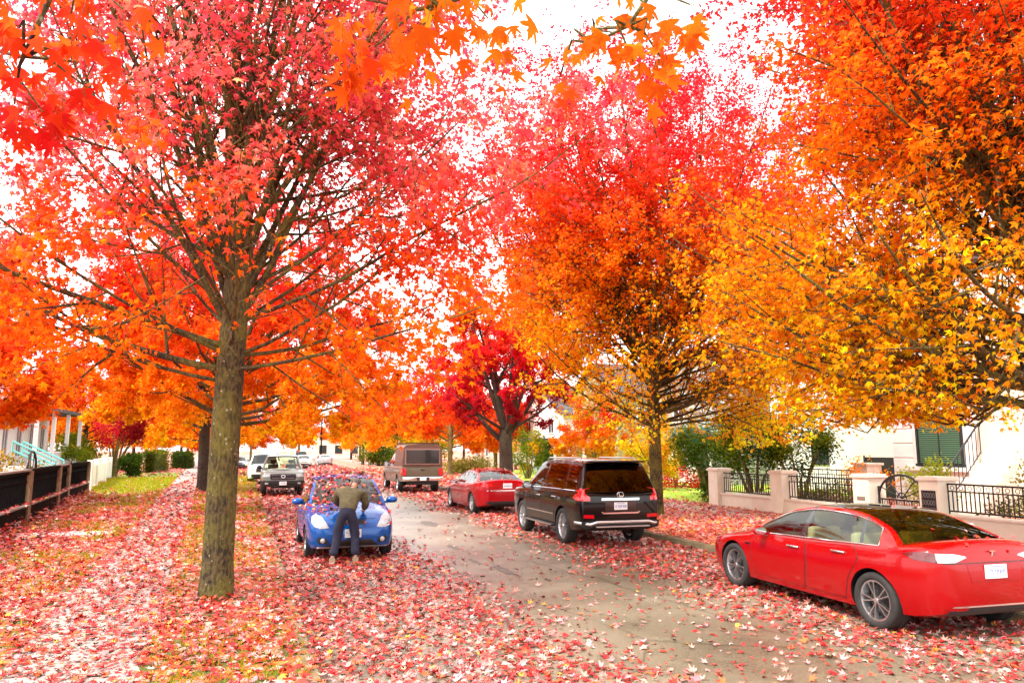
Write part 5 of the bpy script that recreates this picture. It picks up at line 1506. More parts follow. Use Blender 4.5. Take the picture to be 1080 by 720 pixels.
def window(root, face, c, y, z, w, h, fm, gm, mull=1):
    """window on the wall plane x=c ('X-','X+') or y=c ('Y-')"""
    f = MB(); g = MB(); t = .09
    def bx(M, a0, a1, z0, z1, d0, d1):
        s = {'X-': -1, 'X+': 1, 'Y-': -1}[face]; p, q = sorted((c+s*d0, c+s*d1))
        if face[0] == 'X': M.box(p, q, a0, a1, z0, z1)
        else: M.box(a0, a1, p, q, z0, z1)
    bx(f, y-w/2-t, y+w/2+t, z+h/2, z+h/2+t, -.05, .05); bx(f, y-w/2-t*1.4, y+w/2+t*1.4, z-h/2-t, z-h/2, -.05, .09)
    bx(f, y-w/2-t, y-w/2, z-h/2, z+h/2, -.05, .05); bx(f, y+w/2, y+w/2+t, z-h/2, z+h/2, -.05, .05)
    for i in range(1, mull+1): a = y-w/2+w*i/(mull+1); bx(f, a-.025, a+.025, z-h/2, z+h/2, -.05, .035)
    bx(g, y-w/2, y+w/2, z-h/2, z+h/2, -.05, .012)
    fo = f.build('window', fm, root); g.build('pane', gm, fo)
    return fo
def gable_roof(mb, x0, x1, y0, y1, z, rise, along='y', ov=.4):
    x0 -= ov; x1 += ov; y0 -= ov; y1 += ov
    if along == 'y':
        m = (x0+x1)/2; pr = [(x0, z), (m, z+rise), (x1, z), (x1, z+.15), (m, z+rise+.17), (x0, z+.15)]
        mb.prism(pr, (0, y0, 0), (1, 0, 0), (0, 0, 1), (0, 1, 0), y1-y0)
    else:
        m = (y0+y1)/2; pr = [(y0, z), (m, z+rise), (y1, z), (y1, z+.15), (m, z+rise+.17), (y0, z+.15)]
        mb.prism(pr, (x0, 0, 0), (0, 1, 0), (0, 0, 1), (1, 0, 0), x1-x0)
def house(label, x0, x1, y0, y1, h, wm, rise=2.2, along='x', rm=None, name='house'):
    root = thing(name, label, 'house', ((x0+x1)/2, (y0+y1)/2, G0)); cx, cy = root.location.x, root.location.y
    mb = MB(); mb.box(x0-cx, x1-cx, y0-cy, y1-cy, -.2, h)
    if along == 'x':
        m = 0; mb.prism([(y0-cy, h), (0, h+rise-.02), (y1-cy, h)], (x0-cx+.002, 0, 0), (0, 1, 0), (0, 0, 1), (1, 0, 0), x1-x0-.004)
    mb.build('wall', wm, root)
    mb = MB(); gable_roof(mb, x0-cx, x1-cx, y0-cy, y1-cy, h+.003, rise, 'x' if along == 'x' else 'y'); mb.build('roof', rm or DARKROOF, root)
    return root, x0-cx, x1-cx, y0-cy, y1-cy

# white and cream house on the right
hr = thing('house', 'white and cream rendered house behind the cream garden wall on the right', 'house', (26, 18, G0))
mb = MB(); mb.box(-4, 6, -2.5, 4.3, -.2, 8)
mb.build('wall', WHITEWALL, hr)
mb = MB()
for i in range(14): mb.box(-4.03, -4.003, 3.35, 4.27, .1+i*.52, .56+i*.52, .008)
mb.build('quoins', WHITEWALL, hr)
mb = MB(); mb.box(-1.9, 6, 4.303, 9.6, -.2, 7); mb.build('cream_wall', CREAMWALL, hr)
mb = MB(); mb.box(-1.96, -1.88, 5.9, 7.9, -.1, 1.62); mb.cur = 1; mb.box(-1.99, -1.962, 5.82, 5.9, -.1, 1.7); mb.box(-1.99, -1.962, 7.9, 7.98, -.1, 1.7); mb.build('garage_opening', [OPENING_DARK, DARKFRAME], hr)  # near-black slab paints the shade inside the garage opening, with a frame
mb = MB(); mb.box(-4.9, 6, -7, .35, -.2, 7.5); mb.build('cream_wall', CREAMWALL, hr)
mb = MB(); mb.box(-4.93, -4.9005, .0, .35, -.2, 7.5); mb.build('corner_board', WHITEWALL, hr)
# window with green blinds: slats are a real blind behind the glass line
w = window(hr, 'X-', -4, 2.25, 2.26, 1.72, 1.62, DARKFRAME, WINGLASS, 1)
mb = MB()
for i in range(22): mb.add([(-4.034, 1.42, 1.475+i*.072), (-4.034, 3.08, 1.475+i*.072), (-4.014, 3.08, 1.525+i*.072), (-4.014, 1.42, 1.525+i*.072)], [(0, 1, 2, 3)])
mb.build('blind', BLIND, w)
mb = MB(); mb.box(-4.13, -4.005, .85, 3.65, 1.20, 1.34, .01); mb.build('sill', WHITEWALL, w)
window(hr, 'X-', -1.9, 7.0, 4.2, 1.6, 1.5, WHITEFRAME, WINGLASS, 1)
mb = MB(); mb.box(-4.5, 6.4, -7.4, 9.9, 8.003, 8.25); mb.build('roof', DARKROOF, hr)
# stair with iron rail
mb = MB()
for i in range(7): mb.box(-6.6+i*.27, -4.905, -1.25, -.15, -.1+(.27*i if i else 0), .27*(i+1)-.1)
mb.build('stair', STUCCO_CAP, hr)
mb = MB(); a, b = Vector((-6.55, -.12, 1.10)), Vector((-4.95, -.12, 2.75))
mb.tube([a, b], .03, 8)
for i in range(11): p = a.lerp(b, i/10); mb.tube([p, p-Vector((0, 0, .95))], .013, 6)
mb.tube([a-Vector((0, 0, .9)), b-Vector((0, 0, .9))], .015, 6); mb.build('stair_railing', IRON, hr)

hw, a0, a1, b0, b1 = house('plain white house half hidden behind the green shrubs inside the garden wall', 25.5, 34, 28.5, 34, 6.2, WHITEWALL, 2.0, 'y')
window(hw, 'X-', a0, -.9, 1.9, 1.0, 1.2, DARKFRAME, WINGLASS, 0)
# house with the teal roofed bay
ht_, a0, a1, b0, b1 = house('grey house with a teal roofed bay window behind the red shrub', 25, 34, 36, 46, 5.6, siding('grey_siding', (.42, .44, .40)), 2.4, 'x')
TEAL = mat('teal_paint', (.012, .17, .22), .6, noise=.15)
mb = MB(); mb.box(a0-1.3, a0-.003, -1.9, .7, -.2, 2.25); mb.build('bay', WHITEFRAME, ht_)
mb = MB(); pr = [(-2.2, 2.253), (1.0, 2.253), (.6, 3.25), (-1.8, 3.25)]; mb.prism(pr, (a0-1.55, 0, 0), (0, 1, 0), (0, 0, 1), (1, 0, 0), 1.54); mb.build('bay_roof', TEAL, ht_)
window(ht_, 'X-', a0-1.3, -.6, 1.35, 1.6, 1.1, WHITEFRAME, WINGLASS, 1); window(ht_, 'Y-', -1.9, a0-.65, 1.35, .7, 1.1, WHITEFRAME, WINGLASS, 0)
window(ht_, 'X-', a0, 3.0, 1.7, 1.4, 1.3, WHITEFRAME, WINGLASS, 1); window(ht_, 'X-', a0, 1.6, 4.3, 1.2, 1.2, WHITEFRAME, WINGLASS, 1)
# siding house
hs_, a0, a1, b0, b1 = house('beige green siding house with brown trim behind the black SUV', 24.5, 33, 50.5, 59, 6.0, siding('beige_green_siding', (.40, .38, .20)), 2.6, 'x')
BROWNTRIM = mat('brown_trim', (.30, .12, .05), .6)
for y in (-2.2, 1.6): window(hs_, 'X-', a0, y, 4.4, 1.2, 1.5, WHITEFRAME, WINGLASS, 1)
for x in (-2.0, 1.2): window(hs_, 'Y-', b0, x, 4.3, 1.2, 1.4, WHITEFRAME, WINGLASS, 1)
mb = MB(); mb.prism([(-3.4, 2.3), (3.4, 2.3), (3.4, 2.42), (0, 3.3), (-3.4, 2.42)], (a0-2.4, 0, 0), (0, 1, 0), (0, 0, 1), (1, 0, 0), 2.38); mb.build('porch_roof', BROWNTRIM, hs_)
mb = MB()
for y in (-3.0, -1.0, 1.0, 3.0): mb.box(a0-2.25, a0-2.05, y-.1, y+.1, -.1, 2.295)
mb.build('porch_post', WHITEFRAME, hs_)
mb = MB(); mb.box(a0-.03, a0-.002, -.6, .5, -.1, 2.1); mb.build('door', mat('dark_red_door', (.16, .02, .02), .5), hs_)
# white gabled house with dark porch
hp_, a0, a1, b0, b1 = house('white gabled house with a dark open porch behind the yellow lawn chair', 25, 34, 62.5, 75, 5.0, WHITEWALL, 3.0, 'x')
mb = MB(); mb.box(a0-2.0, a0-.004, b0+.3, b1-.3, 2.75, 2.95); mb.build('porch_roof', DARKROOF, hp_)
mb = MB(); mb.box(a0-.05, a0-.0025, b0+.6, b1-.6, .2, 2.6); mb.build('porch_shade_wall', mat('porch_shade_dark', (.035, .035, .035), .8, noise=.3), hp_)  # dark sheet over the white wall: porch shade put into the colour
for y in (-5.6, -2.0, 2.0, 5.6): mb = MB(); mb.box(a0-1.9, a0-1.7, y-.1, y+.1, -.1, 2.745); mb.build('porch_post', mat('red_brown_post', (.22, .05, .03), .6), hp_)
mb = MB(); mb.box(a0-.10, a0-.053, -.6, .4, .2, 2.3); mb.build('door', mat('red_brown_door', (.20, .03, .02), .5), hp_)
for y in (-3.2, 3.2): window(hp_, 'X-', a0, y, 4.1, 1.3, 1.2, WHITEFRAME, WINGLASS, 1)
# brick house
hb_, a0, a1, b0, b1 = house('small orange brick house behind the dark forked maple', 25, 33, 82, 94, 4.2, brick('orange_brick', (.48, .17, .07), (.45, .38, .3)), 2.6, 'y', mat('red_brown_roof', (.22, .06, .04), .8, noise=.3, nscale=8))
for y in (-4, -1, 3.5): window(hb_, 'X-', a0, y, 1.9, 1.1, 1.4, WHITEFRAME, WINGLASS, 1)
mb = MB(); mb.box(a0-.03, a0-.002, .6, 1.6, -.1, 2.1); mb.build('door', BROWNTRIM, hb_)
# pale building far away, left house
hf_, a0, a1, b0, b1 = house('pale cream building closing the far end of the street', 10, 20, 172, 182, 7, CREAMWALL, 2.2, 'y')
for x in (-3.4, 0, 3.4): window(hf_, 'Y-', b0, x, 2.0, 1.4, 1.6, DARKFRAME, WINGLASS, 1); window(hf_, 'Y-', b0, x, 5.0, 1.4, 1.6, DARKFRAME, WINGLASS, 1)
hl_, a0, a1, b0, b1 = house('white house with tall windows behind the black fence on the left', -26, -14.6, 46, 60, 6.0, WHITEWALL, 2.4, 'y')
for y in (-4.6, -2.2, .4, 3.0, 5.4): window(hl_, 'X+', a1, y, 2.55, .9, 2.0, WHITEFRAME, mat('blue_grey_pane', (.16, .20, .22), .1), 1)
mb = MB(); mb.box(a1+.003, a1+2.2, -4.4, 6.4, .9, 1.05); mb.build('porch_deck', WHITEFRAME, hl_)
mb = MB()
for i in range(45): mb.box(a1+2.12, a1+2.16, -4.3+i*.24, -4.26+i*.24, 1.05, 1.75)
mb.box(a1+2.10, a1+2.18, -4.4, 6.4, 1.75, 1.81); mb.build('porch_railing', WHITEFRAME, hl_)
for y in (-4.2, -.6, 2.8, 6.2): mb = MB(); mb.box(a1+2.0, a1+2.2, y-.1, y+.1, 1.0525, 4.2); mb.build('porch_post', WHITEFRAME, hl_)
mb = MB(); mb.box(a1+.003, a1+2.4, -4.6, 6.6, 4.203, 4.4); mb.build('porch_roof', DARKROOF, hl_)
# teal hand rails of the front steps
st_ = thing('front_steps', 'concrete front steps with teal hand rails beside the white house on the left', 'steps', (-11.6, 45.6, G0))
mb = MB()
for i in range(6): mb.box(-1.2, 1.1-i*.36, -.8, .8, -.05+.0, .18*(i+1)) if i == 0 else mb.box(-1.2, 1.1-i*.36, -.8, .8, .18*i+.001, .18*(i+1))
mb.build('stair', WHITEFRAME, st_)
TEALR = mat('teal_rail_paint', (.10, .42, .38), .5)
for y in (-.85, .85):
    mb = MB(); a, b = Vector((1.15, y, 1.35)), Vector((-.85, y, 2.35))
    for d in (0, .45): mb.tube([a-Vector((0, 0, d)), b-Vector((0, 0, d))], .05, 8)
    mb.tube([a, a-Vector((0, 0, 1.35))], .045, 8); mb.tube([b, b-Vector((0, 0, 1.2))], .045, 8); mb.build('hand_rail', TEALR, st_)

# --- left fences
WOODPOST = mat('weathered_post', (.20, .14, .075), .8, noise=.4, nscale=9, bump=.3)
DARKWOOD = mat('dark_stained_wood', (.012, .010, .008), .9, spec=.05, noise=.5, nscale=7, bump=.3)
LEDGE = mat('pale_ledge', (.22, .19, .16), .8, noise=.25)
FP = [(-5.05, 12.4), (-5.45, 16.9), (-5.98, 22.93), (-6.55, 28.37), (-7.02, 31.76), (-7.51, 37.5)]
lf = thing('fence', 'dark wooden panel fence with brown posts and a leaf covered ledge on the left', 'fence', (-6, 25, G0)); lf.scale = (1, 1, .89)
O = Vector((-6, 25, 0))
def P2(p): return Vector((p[0], p[1], 0))-O
for i, (a, b) in enumerate(zip(FP[:-1], FP[1:])):
    A, B_ = P2(a), P2(b); d = (B_-A).normalized(); n = Vector((d.y, -d.x, 0))   # n faces the street
    A2, B2 = A+d*.13, B_-d*.13
    def slab(mb, z0, z1, t0, t1, s=A2, e=B2):
        q = [s+n*t0, e+n*t0, e+n*t1, s+n*t1]
        mb.add([(v.x, v.y, z0) for v in q]+[(v.x, v.y, z1) for v in q], [(3, 2, 1, 0), (4, 5, 6, 7), (0, 1, 5, 4), (1, 2, 6, 5), (2, 3, 7, 6), (3, 0, 4, 7)])
    mb = MB(); slab(mb, -.1, .55, -.06, .06); mb.build('low_panel', DARKWOOD, lf)
    mb = MB(); slab(mb, .5525, .60, -.10, .15); mb.build('ledge', LEDGE, lf)
    mb = MB()
    slab(mb, 1.44, 1.54, -.05, .05); slab(mb, .603, .66, -.04, .04); slab(mb, 1.22, 1.27, -.03, .03)
    L = (B2-A2).length; k = int(L/.16)
    for j in range(k+1):
        c = A2+d*(L*j/k); slab(mb, .66, 1.44, -.014, .014, c-d*.022, c+d*.022)
    mb.build('slat_panel', mat('black_slats', (.005, .005, .005), .9, spec=.05, noise=.4, nscale=8) if i == 0 else bpy.data.materials['black_slats'], lf)
    mb = MB(); slab(mb, 1.545, 1.60, -.10, .10, A-d*.02, B_+d*.02) if True else None; mb.build('top_rail', LEDGE if i % 2 else DARKWOOD, lf)
for a in FP:
    p = P2(a); mb = MB(); mb.box(p.x-.12, p.x+.12, p.y-.12, p.y+.12, -.1, 1.541, .008); mb.build('post', WOODPOST, lf)
# leaves collected on the ledge and heaped along its foot
pos = []
for a, b in zip(FP[:-1], FP[1:]):
    A, B_ = Vector((*a, 0)), Vector((*b, 0)); d = (B_-A).normalized(); n = Vector((d.y, -d.x, 0))
    for _ in range(110):
        p = A.lerp(B_, random.random())+n*random.uniform(-.03, .15); pos.append((p.x, p.y, G0+.545+random.uniform(0, .03)))
    for _ in range(420):
        u = abs(random.gauss(0, .55)); p = A.lerp(B_, random.random())+n*(.08+u); pos.append((p.x, p.y, G0+.01+max(0, .30-.42*u)*random.random()))
pos = np.array(pos); n_ = len(pos); t = NR.normal(0, 1, (n_, 3)); t[:, 2] *= .3; nn = NR.normal(0, .4, (n_, 3)); nn[:, 2] += 1
put(link('fallen_leaves', leaf_mesh('fallen_leaves', pos, frames(t, nn), NR.uniform(.08, .14, n_), litter_colors(n_, (14, 12, 22, 12, 14, 18, 6, 12, 4)), 4), M_LITTER), 'dark red leaves heaped along the foot and ledge of the dark wooden fence', 'leaves', kind='stuff')
arch = thing('garden_arch', 'thin black hoop arch rising above the dark wooden fence', 'arch', (-6.95, 27.0, G0), rad(5))
mb = MB(); pts = [(0, .72*math.cos(PI*i/20), 1.25+.62*math.sin(PI*i/20)) for i in range(21)]
mb.tube([(0, .72, 0)]+pts+[(0, -.72, 0)], .035, 8); mb.build('hoop', IRON, arch)
mb = MB()
for i in (5, 8, 12, 15): mb.tube([pts[i], (0, pts[i][1], .1)], .014, 6)
mb.tube([(0, .72, 1.25), (0, -.72, 1.25)], .018, 6); mb.build('bars', IRON, arch)
wf = thing('fence', 'white board fence with white posts beyond the dark wooden fence on the left', 'fence', (-9, 48, G0))
WP = [(-7.95, 40.3), (-8.6, 45.0), (-9.3, 51.0), (-9.95, 56.3)]
mb = MB()
for a, b in zip(WP[:-1], WP[1:]):
    A, B_ = Vector((a[0]+9, a[1]-48, 0)), Vector((b[0]+9, b[1]-48, 0)); mb.bar(A+Vector((0, 0, .68)), B_+Vector((0, 0, .68)), .05, 1.0)
mb.build('board_panel', WHITEFRAME, wf)
for a in WP: mb = MB(); mb.box(a[0]+9-.12, a[0]+9+.12, a[1]-48-.12, a[1]-48+.12, -.1, 1.45, .01); mb.build('post', WHITEFRAME, wf)

# --- shrubs and hedges
GREEN = (.085, .135, .012); LIME = (.30, .33, .015); DKGREEN = (.03, .065, .010); OLIVE = (.18, .17, .02)
def shrub(name, label, cat, loc, rx, ry, rz_, n, size, cols, seed, stems=6, clumps=26, hollow=.55, h0=.25, group=None, bark=None, dome=False):
    r_ = np.random.default_rng(seed); root = thing(name, label, cat, loc, 0, group)
    C = nrm(r_.normal(0, 1, (clumps, 3)))*(r_.uniform(hollow, .92, (clumps, 1)))
    C[:, 2] = np.abs(C[:, 2]) if dome else C[:, 2]
    sc = np.array([rx, ry, rz_]); C = C*sc
    k = r_.integers(0, clumps, n); hue = r_.random(clumps)
    pos = C[k]+r_.normal(0, .17, (n, 3))*sc
    pos[:, 2] += h0+(0 if dome else rz_); pos[:, 2] = np.maximum(pos[:, 2], .03)
    t = nrm(pos-np.array([0, 0, h0+rz_*.5]))+r_.normal(0, .5, (n, 3)); nn = r_.normal(0, .5, (n, 3)); nn[:, 2] += .6
    col = grad(cols, np.clip(hue[k]+r_.normal(0, .15, n), 0, 1))*r_.uniform(.75, 1.2, (n, 1))
    link('foliage', leaf_mesh('foliage', pos, frames(t, nn), size*r_.uniform(.6, 1.2, n), col, 3), M_LEAF, root)
    mb = MB()
    for i in range(stems):
        c = C[i % clumps]; e = Vector((c[0], c[1], c[2]+h0+(0 if dome else rz_))); s_ = Vector((c[0]*.12, c[1]*.12, -.05))
        m_ = s_.lerp(e, .5)+Vector((c[0]*-.1, c[1]*-.1, .1)); mb.tube([s_, m_, e], [.05*rx, .035*rx, .01], 6)
    mb.build('stem', bark or M_BARK_TAN, root, 60)
    return root
SH = 'tall green shrubs behind the garden wall'
shrub('shrub', 'tall green shrub behind the far end of the garden wall', 'shrub', (18.2, 28.6, G0), 1.6, 1.5, 1.5, 8500, .12, [(0, DKGREEN), (.5, GREEN), (1, OLIVE)], 1, group=SH, h0=.5)
shrub('shrub', 'tall green shrub with bare stems over the middle railing of the garden wall', 'shrub', (17.6, 24.6, G0), 1.4, 1.5, 1.3, 7500, .11, [(0, DKGREEN), (.6, GREEN), (1, LIME)], 2, group=SH, h0=.9)
shrub('shrub', 'tall green shrub beside the white pillar of the inner fence', 'shrub', (18.0, 22.6, G0), 1.3, 1.3, 1.2, 6500, .11, [(0, DKGREEN), (.5, GREEN), (1, LIME)], 3, group=SH, h0=1.0)
shrub('shrub', 'low dark shrub at the corner of the garden wall on the bright lawn', 'shrub', (15.6, 24.4, G0), .5, .5, .35, 900, .09, [(0, DKGREEN), (1, GREEN)], 31, h0=.05)
shrub('shrub', 'low domed bright red shrub on the lawn beside the tall maple', 'shrub', (20.4, 35.2, G0), 1.35, 1.35, 1.25, 4200, .10, [(0, (.50, .008, .015)), (1, (.66, .03, .02))], 4, dome=True, h0=.05, clumps=40)
shrub('shrub', 'feathery lime green shrub behind the arched gate', 'shrub', (17.4, 16.35, G0), .75, .75, .65, 1600, .09, [(0, LIME), (1, (.30, .36, .03))], 5, h0=.35)
shrub('shrub', 'feathery lime green shrub beside the house stair on the right edge', 'shrub', (18.4, 13.6, G0), .9, .9, .75, 1800, .09, [(0, LIME), (1, OLIVE)], 6, h0=.3)
shrub('shrub', 'small ornamental shrub with amber leaves behind the middle railing', 'shrub', (17.0, 18.2, G0), .8, .8, .6, 420, .09, [(0, AMBER), (1, ORANGE)], 7, h0=.6)
for i, (x, y) in enumerate(((16.9, 21.4), (17.0, 19.4), (16.4, 12.6))):
    shrub('shrub', ('low planting behind the left railing', 'low planting behind the middle railing', 'low planting behind the right end railing')[i]+' of the garden wall', 'shrub', (x, y, G0), .8, 1.2, .42, 1300, .08, [(0, DKGREEN), (.5, OLIVE), (1, LIME)], 40+i, h0=.05)
shrub('shrub', 'sprawling yellow green mound shrub behind the red sedan', 'shrub', (15.9, 61.0, G0), 2.3, 2.6, 1.3, 4600, .17, [(0, OLIVE), (.5, (.36, .30, .05)), (1, (.46, .36, .08))], 8, dome=True, h0=.1, clumps=36)
shrub('shrub', 'tall yellow green bush behind the camper shell of the pickup', 'shrub', (15.2, 74, G0), 3.2, 3.0, 2.6, 5200, .24, [(0, GREEN), (.4, LIME), (1, YELLOW)], 9, h0=.4)
shrub('shrub', 'dark green bush on the verge to the left of the pickup', 'shrub', (13.0, 92, G0), 3.0, 3.0, 2.0, 4200, .24, [(0, DKGREEN), (.6, GREEN), (1, LIME)], 10, h0=.1)
shrub('shrub', 'green yellow bush beside the dark forked maple trunk', 'shrub', (16.8, 48.5, G0), 1.2, 1.2, 1.5, 2600, .16, [(0, GREEN), (.6, LIME), (1, AMBER)], 11, h0=.3)
shrub('shrub', 'clipped dark green bush by the porch of the white gabled house', 'shrub', (22.6, 60.5, G0), 1.1, 1.1, .9, 2600, .15, [(0, DKGREEN), (1, GREEN)], 12, h0=.1)
shrub('small_tree', 'dark red leaved small tree with pale leaning stems on the left lawn', 'tree', (-10.5, 60.5, G0), 1.9, 2.2, 1.5, 4200, .2, [(0, DARKRED), (.7, (.34, .02, .02)), (1, CRIMSON)], 13, h0=2.1, stems=9)
shrub('shrub', 'dark green shrub under the dark red tree on the left lawn', 'shrub', (-8.9, 58, G0), .8, 1.0, .8, 3000, .17, [(0, DKGREEN), (1, GREEN)], 14, h0=.1)
shrub('shrub', 'rounded green shrub behind the white fence on the left', 'shrub', (-12.4, 55.5, G0), 1.4, 1.4, 1.1, 2600, .17, [(0, GREEN), (1, LIME)], 15, h0=.1)
shrub('shrub', 'bright lime hedge bush in front of the white house on the left', 'shrub', (-14.0, 62.0, G0), 2.2, 2.4, 1.5, 3000, .2, [(0, GREEN), (1, LIME)], 16, h0=.2)
shrub('shrub', 'low yellow green planting behind the dark wooden fence', 'shrub', (-9.8, 33, G0), 1.6, 2.4, .75, 2600, .13, [(0, OLIVE), (1, YELLOW)], 17, h0=.3)
def hedge(label, x0, x1, y0, y1, h, n, seed, cols):
    r_ = np.random.default_rng(seed); root = thing('hedge', label, 'hedge', ((x0+x1)/2, (y0+y1)/2, G0)); hx, hy = (x1-x0)/2, (y1-y0)/2
    mb = MB(); mb.box(-hx+.15, hx-.15, -hy+.15, hy-.15, -.05, h-.15, .15); mb.build('twig_core', mat('hedge_core', (.012, .02, .006), .9) if 'hedge_core' not in bpy.data.materials else bpy.data.materials['hedge_core'], root)
    f = r_.integers(0, 3, n); u, v = r_.uniform(-1, 1, n), r_.uniform(-1, 1, n); s_ = np.where(r_.random(n) < .5, -1, 1)
    pos = np.where((f == 0)[:, None], np.stack([u*hx, v*hy, np.full(n, h)], 1), np.where((f == 1)[:, None], np.stack([s_*hx, u*hy, (v+1)/2*h], 1), np.stack([u*hx, s_*hy, (v+1)/2*h], 1)))+r_.normal(0, .09, (n, 3))
    pos[:, 2] = np.maximum(pos[:, 2], .02)
    t = r_.normal(0, 1, (n, 3)); nn = r_.normal(0, .6, (n, 3)); nn[:, 2] += .6
    link('foliage', leaf_mesh('foliage', pos, frames(t, nn), r_.uniform(.12, .24, n), grad(cols, r_.random(n)), 3), M_LEAF, root)
hedge('tall clipped green hedge where the left lawn ends', -9.9, -8.9, 70, 78, 1.75, 2600, 1, [(0, GREEN), (1, OLIVE)])
hedge('dark clipped hedge beside the far end of the left sidewalk', -9.3, -7.7, 84, 90, 1.55, 2400, 2, [(0, DKGREEN), (1, GREEN)])
hedge('long green hedge in front of the right hand yards far down the street', 17, 19, 96, 130, 2.2, 5200, 3, [(0, DKGREEN), (1, GREEN)])

# --- small things in the yards
def lawn_chair(label, loc, rz, col, mname):
    root = thing('lawn_chair', label, 'chair', loc, rz); m = mat(mname, col, .6)
    mb = MB()
    for i in range(5): x = -.28+i*.14; mb.bar((x, -.28, .36), (x, .26, .28), .12, .025, (1, 0, 0)) if False else mb.add([(x-.06, -.3, .37), (x+.06, -.3, .37), (x+.06, .28, .27), (x-.06, .28, .27), (x-.06, -.3, .395), (x+.06, -.3, .395), (x+.06, .28, .295), (x-.06, .28, .295)], [(3, 2, 1, 0), (4, 5, 6, 7), (0, 1, 5, 4), (1, 2, 6, 5), (2, 3, 7, 6), (3, 0, 4, 7)])
    mb.build('seat', m, root)
    mb = MB()
    for i in range(5):
        x = -.26+i*.13; h = 1.0-.10*abs(i-2)
        mb.add([(x-.055, .24, .28), (x+.055, .24, .28), (x*1.1+.055, .52, h), (x*1.1-.055, .52, h), (x-.055, .27, .28), (x+.055, .27, .28), (x*1.1+.055, .55, h), (x*1.1-.055, .55, h)], [(3, 2, 1, 0), (4, 5, 6, 7), (0, 1, 5, 4), (1, 2, 6, 5), (2, 3, 7, 6), (3, 0, 4, 7)])
    mb.build('backrest', m, root)
    for sx in (-1, 1):
        mb = MB(); mb.box(sx*.36-.06, sx*.36+.06, -.36, .42, .55, .58); mb.build('armrest', m, root)
        for y in (-.30, .30): mb = MB(); mb.box(sx*.36-.03, sx*.36+.03, y-.045, y+.045, 0, .548); mb.build('leg', m, root)
lawn_chair('yellow slatted lawn chair on the bright lawn beyond the red sedan', (19.6, 57.4, G0), rad(160), (.62, .62, .02), 'yellow_chair_paint')
lawn_chair('pale blue slatted lawn chair to the right of the yellow one', (20.9, 57.6, G0), rad(190), (.40, .56, .66), 'pale_blue_chair_paint')
bd = thing('notice_board', 'white board on two legs standing behind the yellow lawn chair', 'board', (20.2, 59.6, G0), rad(-20))
mb = MB(); mb.box(-1.0, 1.0, -.03, .03, .75, 1.75, .01); mb.build('board', WHITEFRAME, bd)
for sx in (-1, 1): mb = MB(); mb.box(sx*.85-.05, sx*.85+.05, -.028, .028, 0, .748); mb.build('leg', WHITEFRAME, bd)
lawn_chair('white slatted lawn chair with a tall back behind the end of the dark wooden fence', (-9.4, 41.5, G0), rad(75), (.78, .78, .76), 'white_chair_paint')
po = thing('utility_pole', 'dark utility pole far down the right side of the street', 'pole', (9.9, 152, G0))
mb = MB(); mb.tube([(0, 0, 0), (0, 0, 9)], [.17, .12], 12); mb.build('pole', DARKWOOD, po, 60)
mb = MB(); mb.box(-1.2, 1.2, -.06, .06, 8.2, 8.36); mb.build('crossarm', DARKWOOD, po)
# ------------------------------------------------------------------ sky, sun, camera
SUN_EL, SUN_AZ = rad(50), rad(-115)          # azimuth measured from +y towards +x : sun behind the viewer's left
w = bpy.data.worlds.new('World'); scene.world = w; w.use_nodes = True
nt = w.node_tree; bg = nt.nodes['Background']
sky = nt.nodes.new('ShaderNodeTexSky'); sky.sky_type = 'NISHITA'; sky.sun_disc = False
sky.sun_elevation = SUN_EL; sky.sun_rotation = SUN_AZ; sky.dust_density = 3; sky.ozone_density = 1
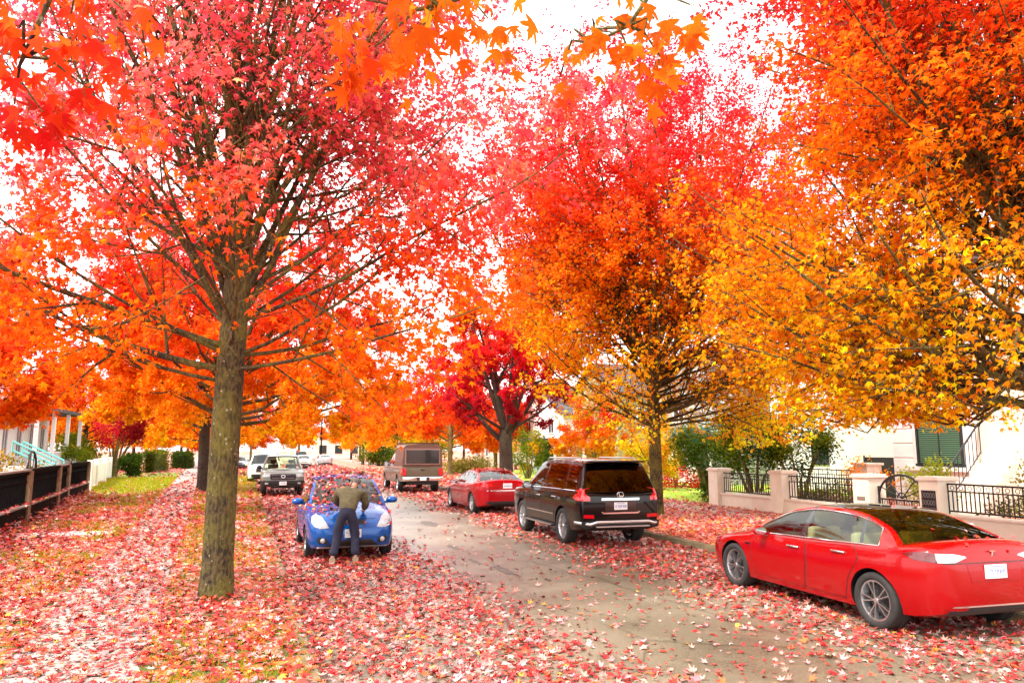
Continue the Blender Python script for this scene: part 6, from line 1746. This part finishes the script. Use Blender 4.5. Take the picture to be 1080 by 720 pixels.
# overcast: a nearly closed layer of bright cloud in front of the clear sky
tc = nt.nodes.new('ShaderNodeTexCoord')
mp = nt.nodes.new('ShaderNodeMapping'); mp.inputs['Scale'].default_value = (1, 1, 2.4); nt.links.new(tc.outputs['Generated'], mp.inputs[0])
cn = nt.nodes.new('ShaderNodeTexNoise'); cn.inputs['Scale'].default_value = 2.2; cn.inputs['Detail'].default_value = 7; nt.links.new(mp.outputs[0], cn.inputs['Vector'])
cov = nt.nodes.new('ShaderNodeValToRGB'); cov.color_ramp.elements[0].position = .25; cov.color_ramp.elements[0].color = (.86,)*3+(1,); cov.color_ramp.elements[1].position = .5; cov.color_ramp.elements[1].color = (1, 1, 1, 1)
nt.links.new(cn.outputs['Fac'], cov.inputs['Fac'])
cb = nt.nodes.new('ShaderNodeValToRGB'); cb.color_ramp.elements[0].position = .3; cb.color_ramp.elements[0].color = (5.2, 5.15, 5.2, 1); cb.color_ramp.elements[1].position = .7; cb.color_ramp.elements[1].color = (8.2, 8.1, 8.0, 1)
nt.links.new(cn.outputs['Fac'], cb.inputs['Fac'])
mx = nt.nodes.new('ShaderNodeMixRGB'); nt.links.new(cov.outputs['Color'], mx.inputs[0]); nt.links.new(sky.outputs['Color'], mx.inputs[1]); nt.links.new(cb.outputs['Color'], mx.inputs[2])
nt.links.new(mx.outputs[0], bg.inputs['Color']); bg.inputs['Strength'].default_value = .10

sl = bpy.data.lights.new('sun', 'SUN'); sl.energy = 1.5; sl.angle = rad(11); sl.color = (1, .95, .87)
so = bpy.data.objects.new('sun', sl); COL.objects.link(so)
sd = Vector((math.sin(SUN_AZ)*math.cos(SUN_EL), math.cos(SUN_AZ)*math.cos(SUN_EL), math.sin(SUN_EL)))
so.rotation_euler = sd.to_track_quat('Z', 'Y').to_euler(); so.location = sd*60

cam = bpy.data.cameras.new('camera'); cam.sensor_width = 36; cam.lens = 36*790/1080; cam.clip_start = .05; cam.clip_end = 4000
co = bpy.data.objects.new('camera', cam); COL.objects.link(co); co.location = (0, 0, 2.05)
co.rotation_euler = (PI/2+math.atan(114/790), 0, -math.atan(255/790)); scene.camera = co

scene.view_settings.view_transform = 'Standard'; scene.view_settings.look = 'None'; scene.view_settings.gamma = 1
scene.view_settings.exposure = 2.2
cy = scene.cycles
cy.use_denoising = True; cy.use_adaptive_sampling = True; cy.adaptive_threshold = .02
cy.max_bounces = 9; cy.diffuse_bounces = 7; cy.glossy_bounces = 3; cy.transmission_bounces = 3; cy.transparent_max_bounces = 10
cy.caustics_reflective = False; cy.caustics_refractive = False
scene.render.engine = 'CYCLES'
